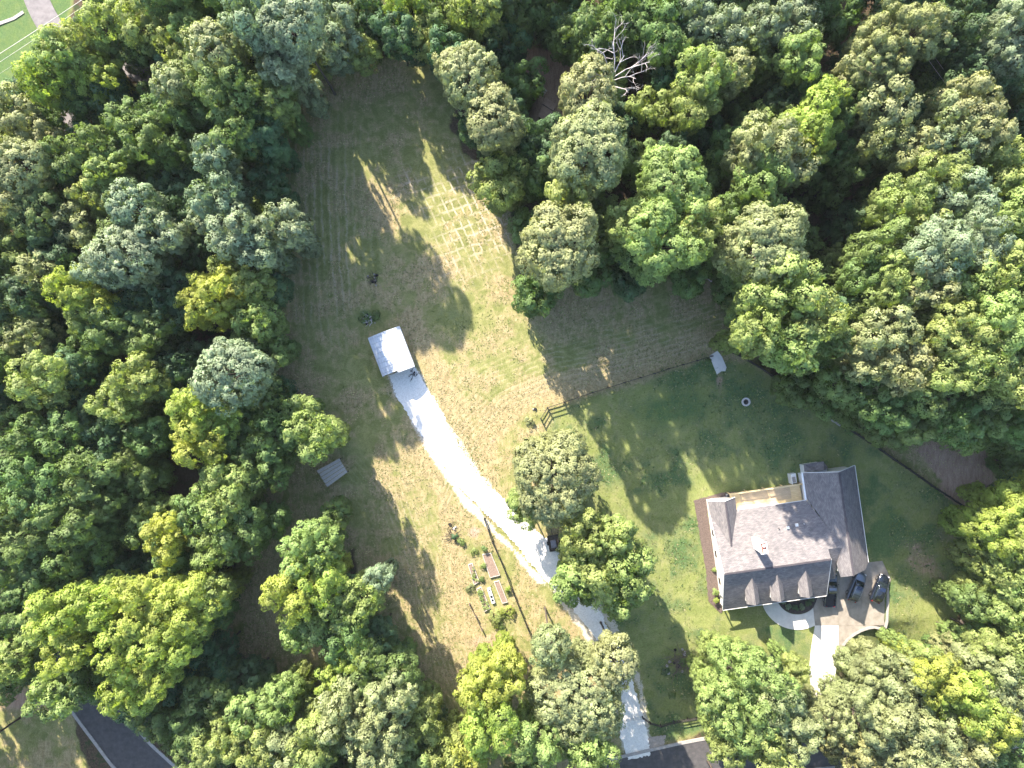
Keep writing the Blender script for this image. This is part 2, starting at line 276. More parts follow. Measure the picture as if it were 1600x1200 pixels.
def groundmat():
    m = bpy.data.materials.new('ground_cover'); m.use_nodes = True; n = m.node_tree.nodes; L = m.node_tree.links; b = n['Principled BSDF']; b.inputs['Roughness'].default_value = .95; b.inputs['Specular IOR Level'].default_value = .15
    tc = n.new('ShaderNodeTexCoord')
    A = {}
    for k in ('open', 'lawn', 'dirt', 'dry', 'lush', 'ph', 'st', 'ga', 'gb', 'sg', 'fr'):
        q = n.new('ShaderNodeAttribute'); q.attribute_name = k; A[k] = q.outputs['Fac']
    def noise(sc, det=6, rough=.6, dist=0, scl=None, rot=0):
        q = n.new('ShaderNodeTexNoise'); q.inputs['Scale'].default_value = sc; q.inputs['Detail'].default_value = det; q.inputs['Roughness'].default_value = rough; q.inputs['Distortion'].default_value = dist
        if scl:
            mp = n.new('ShaderNodeMapping'); mp.inputs['Scale'].default_value = scl; mp.inputs['Rotation'].default_value = (0, 0, rot); L.new(tc.outputs['Object'], mp.inputs[0]); L.new(mp.outputs[0], q.inputs[0])
        else: L.new(tc.outputs['Object'], q.inputs[0])
        return q.outputs['Fac']
    def rng_(x, a, b_, c=0, d=1):
        q = n.new('ShaderNodeMapRange'); q.interpolation_type = 'SMOOTHSTEP'; q.inputs[1].default_value = a; q.inputs[2].default_value = b_; q.inputs[3].default_value = c; q.inputs[4].default_value = d; L.new(x, q.inputs[0]); return q.outputs[0]
    def mth(op, x, y=None):
        q = n.new('ShaderNodeMath'); q.operation = op
        for i, z in enumerate((x, y)):
            if z is None: continue
            if isinstance(z, (int, float)): q.inputs[i].default_value = z
            else: L.new(z, q.inputs[i])
        return q.outputs[0]
    def mix(f, a, b_):
        q = n.new('ShaderNodeMix'); q.data_type = 'RGBA'
        if isinstance(f, (int, float)): q.inputs[0].default_value = f
        else: L.new(f, q.inputs[0])
        for i, z in ((6, a), (7, b_)):
            if isinstance(z, tuple): q.inputs[i].default_value = (*z, 1)
            else: L.new(z, q.inputs[i])
        return q.outputs[2]
    fine = noise(3.2, 8, .75); med = noise(.55, 7, .65, .6); big = noise(.09, 5, .6, .5)
    streak = noise(2.2, 6, .7, .3, (1, .22, 1), math.radians(-22))
    green = mix(rng_(med, .35, .65), (.15, .165, .055), (.235, .235, .095)); tan = mix(rng_(mth('ADD', mth('MULTIPLY', streak, .4), mth('MULTIPLY', noise(1.1, 8, .75, .8), .6)), .36, .64), (.20, .16, .08), (.365, .30, .17))
    f = mth('ADD', mth('MULTIPLY', mth('SUBTRACT', med, .5), 1.5), mth('ADD', mth('MULTIPLY', mth('SUBTRACT', fine, .5), 1.1), mth('ADD', mth('MULTIPLY', mth('SUBTRACT', streak, .5), .7), A['dry'])))
    c = mix(rng_(f, .18, .78), green, tan)
    c = mix(mth('MULTIPLY', A['lawn'], .38), c, mix(rng_(fine, .3, .7), (.11, .165, .042), (.18, .235, .07)))
    lg = mix(rng_(fine, .3, .7), (.028, .085, .030), (.07, .135, .045))
    c = mix(mth('MULTIPLY', rng_(mth('ADD', A['lush'], mth('MULTIPLY', mth('SUBTRACT', med, .5), 1.2)), .3, 1.0), .85), c, lg)
    # mowing marks
    s = mth('SINE', mth('ADD', A['ph'], mth('MULTIPLY', mth('SUBTRACT', noise(.16, 6, .7), .5), 12.0)))
    sm = mth('MULTIPLY', rng_(mth('ADD', s, mth('MULTIPLY', mth('SUBTRACT', fine, .5), .9)), .35, .95), mth('MULTIPLY', A['st'], rng_(noise(.3, 6, .7), .38, .60)))
    c = mix(mth('MULTIPLY', sm, .62), c, (.36, .31, .22))
    s2 = mth('MULTIPLY', rng_(mth('SINE', mth('ADD', A['ph'], 2.6)), 0, 1, 0, .26), A['st']); c = mix(s2, c, (.06, .085, .025))
    g1 = rng_(mth('SINE', mth('ADD', A['ga'], mth('MULTIPLY', mth('SUBTRACT', noise(.5, 5, .6), .5), 2.6))), .5, 1.0); g2 = rng_(mth('SINE', mth('ADD', A['gb'], mth('MULTIPLY', mth('SUBTRACT', noise(.3, 5, .6), .5), 4.5))), .5, 1.0)
    gg = mth('MULTIPLY', mth('MAXIMUM', g1, mth('MULTIPLY', g2, .8)), mth('MULTIPLY', A['sg'], rng_(noise(.6, 6, .7), .38, .58)))
    c = mix(mth('MULTIPLY', gg, .9), c, (.44, .38, .30))
    dcol = mix(rng_(streak, .3, .7), (.26, .17, .125), (.40, .29, .22)); dcol = mix(mth('MULTIPLY', rng_(fine, .5, .7), .4), dcol, (.19, .13, .09))
    c = mix(rng_(mth('ADD', A['dirt'], mth('MULTIPLY', mth('SUBTRACT', med, .5), .9)), .25, .8), c, dcol)
    c = mix(mth('MULTIPLY', rng_(mth('ADD', A['fr'], mth('MULTIPLY', mth('SUBTRACT', fine, .5), 2.2)), .45, .8), .85), c, (.50, .455, .38))
    litter = mix(rng_(fine, .35, .65), (.045, .033, .022), (.11, .08, .055)); litter = mix(rng_(med, .48, .62), litter, (.035, .055, .02))
    c = mix(rng_(mth('ADD', A['open'], mth('MULTIPLY', mth('SUBTRACT', med, .5), .5)), .3, .7), mix(mth('MULTIPLY', A['dirt'], .9), litter, dcol), c)
    # broken grain
    hs = n.new('ShaderNodeHueSaturation'); L.new(c, hs.inputs['Color']); L.new(rng_(noise(6, 6, .8), .3, .7, .72, 1.28), hs.inputs['Value']); L.new(hs.outputs[0], b.inputs['Base Color'])
    bp = n.new('ShaderNodeBump'); bp.inputs['Distance'].default_value = .06; bp.inputs['Strength'].default_value = .6; L.new(mth('ADD', fine, mth('MULTIPLY', noise(9, 4, .8), .5)), bp.inputs['Height']); L.new(bp.outputs[0], b.inputs['Normal'])
    return m
gm.materials.append(groundmat()); go = bpy.data.objects.new('ground', gm); COL.objects.link(go); go['kind'] = 'structure'

# ------------------------------------------------------------------ sheets on the ground
def g2(pts, z=0.0): return [tuple(P(x, y)[:2]) for x, y in pts]
def roughen(pts, amp, step=6, seed=0):
    r = random.Random(seed); o = []
    for i in range(len(pts)):
        a = pts[i]; b = pts[(i + 1) % len(pts)]; n = max(1, int(math.dist(a, b) / step))
        for k in range(n):
            t = k / n; o.append((a[0] + (b[0] - a[0]) * t + r.uniform(-amp, amp), a[1] + (b[1] - a[1]) * t + r.uniform(-amp, amp)))
    return o
def sheet(name, px, z, m, rough_=0, th=.25, seed=1, kind='structure', parent=None):
    pts = roughen(px, rough_, 2.6, seed) if rough_ else px
    o = MB().prism(g2(pts), z - th, z).build(name, m, parent)
    if kind and not parent: o['kind'] = kind
    return o
dl = [(608, 586), (620, 620), (643, 657), (667, 693), (690, 723), (720, 763), (747, 790), (775, 818), (800, 843), (827, 877), (853, 908), (880, 935), (905, 965), (925, 990), (945, 1018), (962, 1048), (971, 1075), (969, 1110), (969, 1150), (981, 1186)]
dr = [(648, 572), (667, 607), (693, 647), (710, 693), (733, 723), (753, 753), (777, 770), (808, 800), (840, 832), (868, 852), (890, 895), (915, 925), (938, 955), (950, 982), (968, 1010), (982, 1045), (990, 1070), (1001, 1107), (1012, 1143), (1016, 1180)]
gdrive = sheet('gravel_driveway', dl + dr[::-1], .11, M_gravel, 1.7, .35)
def offset_line(pts, d):
    o = []
    for i, p in enumerate(pts):
        a = pts[max(0, i - 1)]; b = pts[min(len(pts) - 1, i + 1)]; t = Vector((b[0] - a[0], b[1] - a[1])).normalized(); o.append((p[0] - t.y * d, p[1] + t.x * d))
    return o
def smooth_line(pts, n=6):
    o = []
    for i in range(len(pts) - 1):
        p0 = pts[max(0, i - 1)]; p1 = pts[i]; p2 = pts[i + 1]; p3 = pts[min(len(pts) - 1, i + 2)]
        for k in range(n):
            t = k / n; o.append(tuple(.5 * ((2 * p1[j]) + (-p0[j] + p2[j]) * t + (2 * p0[j] - 5 * p1[j] + 4 * p2[j] - p3[j]) * t * t + (-p0[j] + 3 * p1[j] - 3 * p2[j] + p3[j]) * t ** 3) for j in range(2)))
    o.append(pts[-1]); return o
rc = smooth_line([(-150, 700), (-40, 840), (50, 962), (118, 1060), (170, 1132), (225, 1198), (330, 1272), (520, 1308), (760, 1270), (985, 1213), (1130, 1183), (1300, 1165), (1480, 1150), (1640, 1120), (1900, 1060)], 8)
rw = 31
road = MB(); 
lo_, hi_ = offset_line(rc, -rw), offset_line(rc, rw)
for i in range(len(rc) - 1): road.prism(g2([lo_[i], lo_[i + 1], hi_[i + 1], hi_[i]]), -.2, .10)
road.build('road', M_asph)['kind'] = 'structure'
for off in (-rw - 2.6, rw + 2.6):
    k = MB(); a, b = offset_line(rc, off - 2.4), offset_line(rc, off + 2.4)
    for i in range(len(rc) - 1): k.prism(g2([a[i], a[i + 1], b[i + 1], b[i]]), -.2, .19)
    k.build('kerb', M_kerb)['kind'] = 'structure'
sheet('gravel_apron', [(982, 1158), (1040, 1148), (1036, 1168), (986, 1178)], .10, mat('apron_gravel', (.26, .22, .19), .95, scale=4, col2=(.38, .33, .29)), 1, .3)
tl = smooth_line([(35, -60), (62, 10), (88, 60), (108, 120), (112, 190), (60, 260)], 6); k = MB(); a, b = offset_line(tl, -19), offset_line(tl, 19)
for i in range(len(tl) - 1): k.prism(g2([a[i], a[i + 1], b[i + 1], b[i]]), -.2, .09)
k.build('side_road', M_asph2)['kind'] = 'structure'
k = MB(); tl = [(-30, 48), (0, 37), (22, 29), (37, 19)]; a, b = offset_line(tl, -2.4), offset_line(tl, 2.4)
for i in range(len(tl) - 1): k.prism(g2([a[i], a[i + 1], b[i + 1], b[i]]), -.2, .12)
k.build('sidewalk', M_kerb)['kind'] = 'structure'
# grey gravel yard under the trees at the upper left
sheet('gravel_yard', [(150, 70), (200, 78), (250, 95), (262, 125), (235, 140), (190, 112), (155, 95)], .08, M_asph2, 1.2, .3)
sheet('mulch_strip', [(1084, 782), (1128, 770), (1150, 768), (1152, 800), (1105, 800), (1130, 952), (1126, 958), (1107, 940), (1103, 892), (1088, 807)], .07, M_mulch, .7, .2)

# concrete driveway of separate pours
cd = empty('concrete_driveway', P(1330, 950)); cd['kind'] = 'structure'
def slabpiece(px, m, z0=-.25, z1=.12, parent=cd, name='concrete_slab'):
    c = Vector((sum(p[0] for p in px) / len(px), sum(p[1] for p in px) / len(px)))
    q = [(c.x + (p[0] - c.x) * (1 - .18 / max(.5, (Vector(p) - c).length)), c.y + (p[1] - c.y) * (1 - .18 / max(.5, (Vector(p) - c).length))) for p in px]
    b = P(1330, 950) if parent is cd else Vector((0, 0, 0))
    return MB().prism([(x - b.x, y - b.y) for x, y in g2(q)], z0, z1).build(name, m, parent)
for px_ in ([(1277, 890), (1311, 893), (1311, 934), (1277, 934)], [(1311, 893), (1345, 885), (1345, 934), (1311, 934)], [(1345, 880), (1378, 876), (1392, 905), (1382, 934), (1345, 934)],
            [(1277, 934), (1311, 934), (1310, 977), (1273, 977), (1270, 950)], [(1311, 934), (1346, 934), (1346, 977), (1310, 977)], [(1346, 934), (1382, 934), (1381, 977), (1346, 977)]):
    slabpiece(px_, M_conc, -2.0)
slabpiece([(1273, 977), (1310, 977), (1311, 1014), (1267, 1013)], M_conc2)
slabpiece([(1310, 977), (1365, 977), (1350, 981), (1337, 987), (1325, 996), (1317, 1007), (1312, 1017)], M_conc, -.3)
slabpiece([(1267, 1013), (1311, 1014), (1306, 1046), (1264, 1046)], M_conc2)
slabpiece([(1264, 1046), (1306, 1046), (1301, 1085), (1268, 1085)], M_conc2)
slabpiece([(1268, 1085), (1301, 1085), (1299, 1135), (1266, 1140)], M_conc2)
# curved front walk
fw = empty('front_walk', (0, 0, 0)); fw['kind'] = 'structure'
cxw, cyw = 1246, 926; A0, A1, NW_ = math.radians(-12), math.radians(196), 8
def ringpt(r, a): return (cxw + r * math.cos(a) * 1.0, cyw + r * math.sin(a))
for i in range(NW_):
    a0 = math.radians(20) + (math.radians(160 + 10) - math.radians(20)) * i / NW_; a1 = math.radians(20) + math.radians(150) * (i + 1) / NW_
    seg = [ringpt(58, a0 + (a1 - a0) * k / 4) for k in range(5)] + [ringpt(34, a1 - (a1 - a0) * k / 4) for k in range(5)]
    slabpiece(seg, M_conc2, -.2, .10, fw, 'walk_slab')
sheet('planting_bed', [ringpt(33.5, math.radians(a)) for a in range(-20, 201, 10)], .06, M_bed, 0, .2)
# retaining wall round the parking pad
rwl = smooth_line([(1385, 905), (1386.5, 930), (1385.5, 960), (1382.5, 981), (1365, 979.5), (1350, 983), (1337, 989), (1325, 998), (1317, 1008), (1312.5, 1018)], 4)
rt = empty('retaining_wall', P(1384, 975)); tag(rt, 'low grey retaining wall curving around the edge of the concrete parking pad', 'wall')
for i in range(0, len(rwl) - 1, 2):
    j = min(i + 2, len(rwl) - 1); a = P(*rwl[i]) - rt.location; b = P(*rwl[j]) - rt.location
    MB().bar(a + Vector((0, 0, -1.0)), b + Vector((0, 0, -1.0)), .30, 2.2).build('wall_block', M_brick, rt)
    MB().bar(a + Vector((0, 0, .15)), b + Vector((0, 0, .15)), .42, .09).build('cap_stone', M_kerb, rt)
# slab in the fence line, fire ring
cs = MB().prism([(x, y) for x, y in g2([(1108, 556), (1121, 548), (1128, 558), (1135, 574), (1133, 580), (1127, 580), (1120, 585)])], -.2, .12).build('concrete_slab', M_conc2)
tag(cs, 'white concrete slab lying across the dark fence line above the fire ring', 'slab')

# ------------------------------------------------------------------ leaves and crowns
def unit(v): return v / np.maximum(1e-9, np.linalg.norm(v, axis=-1, keepdims=True))
def leaf_mesh(name, centers, tr, outward, nper, size, jit=.5, r=None, flat=.6):
    r = r or rng; T = len(centers)
    c = np.repeat(centers, nper, 0); o = np.repeat(outward, nper, 0); R = np.repeat(np.broadcast_to(tr, (T,)), nper)[:, None]
    dd = unit(r.standard_normal(c.shape) + o * .9); p = c + dd * R * r.uniform(.55, 1.05, (len(c), 1)) * np.array([1, 1, flat + .25])
    nn = unit(dd * .9 + o * .6 + np.array([0, 0, .4]) + r.standard_normal(c.shape) * jit * .8)
    t = unit(np.cross(nn, r.standard_normal(c.shape))); b = np.cross(nn, t)
    s = (size * r.uniform(.6, 1.25, (len(c), 1))); l = s * r.uniform(1.0, 1.5, (len(c), 1))
    q = np.stack([p - t * l, p - b * s * .75, p + t * l, p + b * s * .75], 1).reshape(-1, 3)
    n = len(c); me = bpy.data.meshes.new(name); me.vertices.add(4 * n); me.vertices.foreach_set('co', q.ravel().astype(np.float32))
    me.loops.add(4 * n); me.loops.foreach_set('vertex_index', np.arange(4 * n, dtype=np.int32)); me.polygons.add(n); me.polygons.foreach_set('loop_start', np.arange(0, 4 * n, 4, dtype=np.int32)); me.update(calc_edges=True)
    sn = unit(nn * .30 + dd * .60 + o * .80); me.normals_split_custom_set_from_vertices(np.repeat(sn, 4, 0))
    me.materials.append(LEAF['M']); return me
def sph(n, r, zmin=-.4):
    o = []
    while len(o) < n:
        v = unit(r.standard_normal((n * 2, 3))); o += [x for x in v if x[2] > zmin]
    return np.array(o[:n])
PROTO = {}
def make_proto(kind, R, seed):
    r = np.random.default_rng(seed); lobes = []
    if kind == 'dome':
        lobes.append((np.array([0, 0, 0.0]), .78 * R)); k = 11
        for i in range(k):
            a = i * 2.4 + r.uniform(0, .6); q = math.sqrt((i + .6) / k) * .62 * R; z = math.sqrt(max(0, R * R * .72 - q * q)) * .55
            lobes.append((np.array([q * math.cos(a), q * math.sin(a), z * r.uniform(.75, 1.05)]), R * r.uniform(.30, .42)))
        zs = .85
    elif kind == 'lobed':
        lobes.append((np.array([0, 0, -.15 * R]), .48 * R)); k = 13
        for i in range(k):
            a = i * 2.4 + r.uniform(-.5, .5); q = R * (.25 + .52 * math.sqrt((i + .3) / k)) * r.uniform(.8, 1.12); z = (R - q) * .75 + r.uniform(-.28, .22) * R
            lobes.append((np.array([q * math.cos(a), q * math.sin(a), z]), R * r.uniform(.20, .33)))
        zs = .95
    elif kind == 'arms':
        lobes.append((np.array([0, 0, 0.0]), .33 * R)); k = 9
        for i in range(k):
            a = i * 2 * math.pi / k * 1.0 + r.uniform(-.35, .35); rl = R * r.uniform(.7, 1.1); z0 = r.uniform(-.35, .45) * R
            for j, f in enumerate((.35, .58, .78, .95)):
                lobes.append((np.array([rl * f * math.cos(a + .1 * j), rl * f * math.sin(a + .1 * j), z0 + .25 * R * (1 - f)]), R * (.24 - .045 * j) * r.uniform(.85, 1.2)))
        zs = .9
    else:  # pine: open sprays at branch ends
        k = 22
        for i in range(k):
            a = i * 2.4 + r.uniform(-.3, .3); q = R * math.sqrt((i + .5) / k) * .92; z = (R - q) * .6 + r.uniform(-.3, .3) * R
            lobes.append((np.array([q * math.cos(a), q * math.sin(a), z]), R * r.uniform(.13, .2)))
        zs = .8
    if True:
        for i in range(6):
            a = i * 1.05 + r.uniform(-.3, .3); lobes.append((np.array([.52 * R * math.cos(a), .52 * R * math.sin(a), -.55 * R]), R * r.uniform(.28, .36)))
        for i in range(4):
            a = i * 1.57 + r.uniform(-.4, .4); lobes.append((np.array([.30 * R * math.cos(a), .30 * R * math.sin(a), -1.0 * R]), R * r.uniform(.24, .32)))
    C = []; O = []; TR = []
    ts = {'dome': .50, 'lobed': .52, 'arms': .46, 'pine': .36}[kind]
    for (c, rad) in lobes:
        n = int(max(8, (5.2 if kind != 'pine' else 9) * rad * rad / (ts * ts) * .8)); dv = sph(n, r, -.55)
        p = c + dv * rad * r.uniform(.78, 1.06, (n, 1)) * np.array([1, 1, zs]); keep = np.ones(n, bool)
        for (c2, r2) in lobes:
            if c2 is c: continue
            keep &= np.linalg.norm((p - c2) / np.array([1, 1, zs]), axis=1) > r2 * .84
        C.append(p[keep]); O.append(dv[keep]); TR.append(ts * r.uniform(.7, 1.35, keep.sum()))
    C = np.concatenate(C); O = np.concatenate(O); TR = np.concatenate(TR)
    nper, size = {'dome': (42, .125), 'lobed': (40, .128), 'arms': (38, .128), 'pine': (26, .10)}[kind]
    me = leaf_mesh(kind + '_crown', C, TR, O, nper, size, .55 if kind != 'pine' else .9, r, .7 if kind != 'pine' else .3)
    # trunk and limbs: trunk foot to crown centre is built with z from -1 to 0 (scaled to the tree), limbs in crown space
    t = MB(); br = [l for l in lobes[1:] if l[1] > 0][:12 if kind != 'pine' else 20]
    lm = MB()
    for (c, rad) in br:
        mid = Vector(c) * .5 + Vector((r.uniform(-.1, .1) * R, r.uniform(-.1, .1) * R, -.12 * R)); e = Vector(c) * (1.0 if kind == 'pine' else .98)
        lm.tube([(0, 0, -.55 * R), mid, e], [.045 * R ** .5 + .05, .05, .02], 5, False)
        if kind in ('arms', 'pine'):
            for q in range(2):
                e2 = e + Vector((r.uniform(-1, 1), r.uniform(-1, 1), r.uniform(-.1, .5))) * rad * 1.1; lm.tube([mid.lerp(e, .6), e2], [.04, .012], 4, False)
    PROTO.setdefault(kind, []).append((R, me, lm.mesh('limbs', M_bark)))
for kind, Rs in (('dome', (3.4, 4.8, 5.2, 5.6, 7.2, 7.6)), ('lobed', (2.8, 3.4, 3.9, 4.4, 4.7, 5.0, 5.5, 6.6)), ('arms', (3.2, 4.2, 4.8, 5.4)), ('pine', (4.0, 4.8, 6.2))):
    for i, R in enumerate(Rs): make_proto(kind, R, 100 + i * 7 + len(kind))
_tm = MB().tube([(0, 0, -.3), (0, 0, .02), (.15, .05, 1.5), (.05, -.1, 5), (0, 0, 10)], [.62, .46, .34, .27, .16], 9, True); TRUNK = _tm.mesh('trunk', M_bark, True)
def plant_tree(px, py, rpx, kind, colr, h, seed, name='broadleaf_tree'):
    r = random.Random(seed); Rm = rpx * (HC - h) / FP; asp = r.uniform(1.15, 1.5) * (1.0 if kind != 'dome' else .88)
    hc = max(h - Rm * .72 * asp, h * .42); p = P(px, py, hc)
    c = PROTO[kind]; R0, me, lm = min(c, key=lambda q: abs(q[0] - Rm) + r.uniform(0, 1.2)); s = Rm / R0 / (1.0 if kind != 'dome' else 1.02)
    root = empty(name, (p.x, p.y, 0)); rz = r.uniform(0, 6.28)
    cr = bpy.data.objects.new('crown', me); COL.objects.link(cr); cr.parent = root; cr.location = (0, 0, hc); cr.rotation_euler = (r.uniform(-.1, .1), r.uniform(-.1, .1), rz); cr.scale = (s * r.uniform(.93, 1.07), s * r.uniform(.93, 1.07), s * asp)
    cr.material_slots[0].link = 'OBJECT'; cr.material_slots[0].material = LEAF[colr]
    t = bpy.data.objects.new('trunk', TRUNK); COL.objects.link(t); t.parent = root; f = .35 + Rm * .11; t.scale = (f * .62, f * .62, (hc - .3 * Rm) / 10 * 1.05)
    l = bpy.data.objects.new('limbs', lm); COL.objects.link(l); l.parent = root; l.location = cr.location; l.rotation_euler = cr.rotation_euler; l.scale = cr.scale
    if kind != 'dome' and h > 13 and math.hypot(px - 800, py - 600) > 250 and not (840 < px < 1010 and 800 < py < 960) and not (px > 1080 and 540 < py < 720) and abs(px - 800) < 830 and abs(py - 600) < 640:
        _, mf, _ = PROTO['lobed'][seed % 6]; R1 = PROTO['lobed'][seed % 6][0]
        lf = bpy.data.objects.new('lower_foliage', mf); COL.objects.link(lf); lf.parent = root; q = Rm * .62 / R1; lf.scale = (q, q, hc * .30 / R1); lf.location = (r.uniform(-.5, .5), r.uniform(-.5, .5), hc * .42); lf.rotation_euler = (0, 0, rz + 1)
        lf.material_slots[0].link = 'OBJECT'; lf.material_slots[0].material = LEAF[colr]
    return root

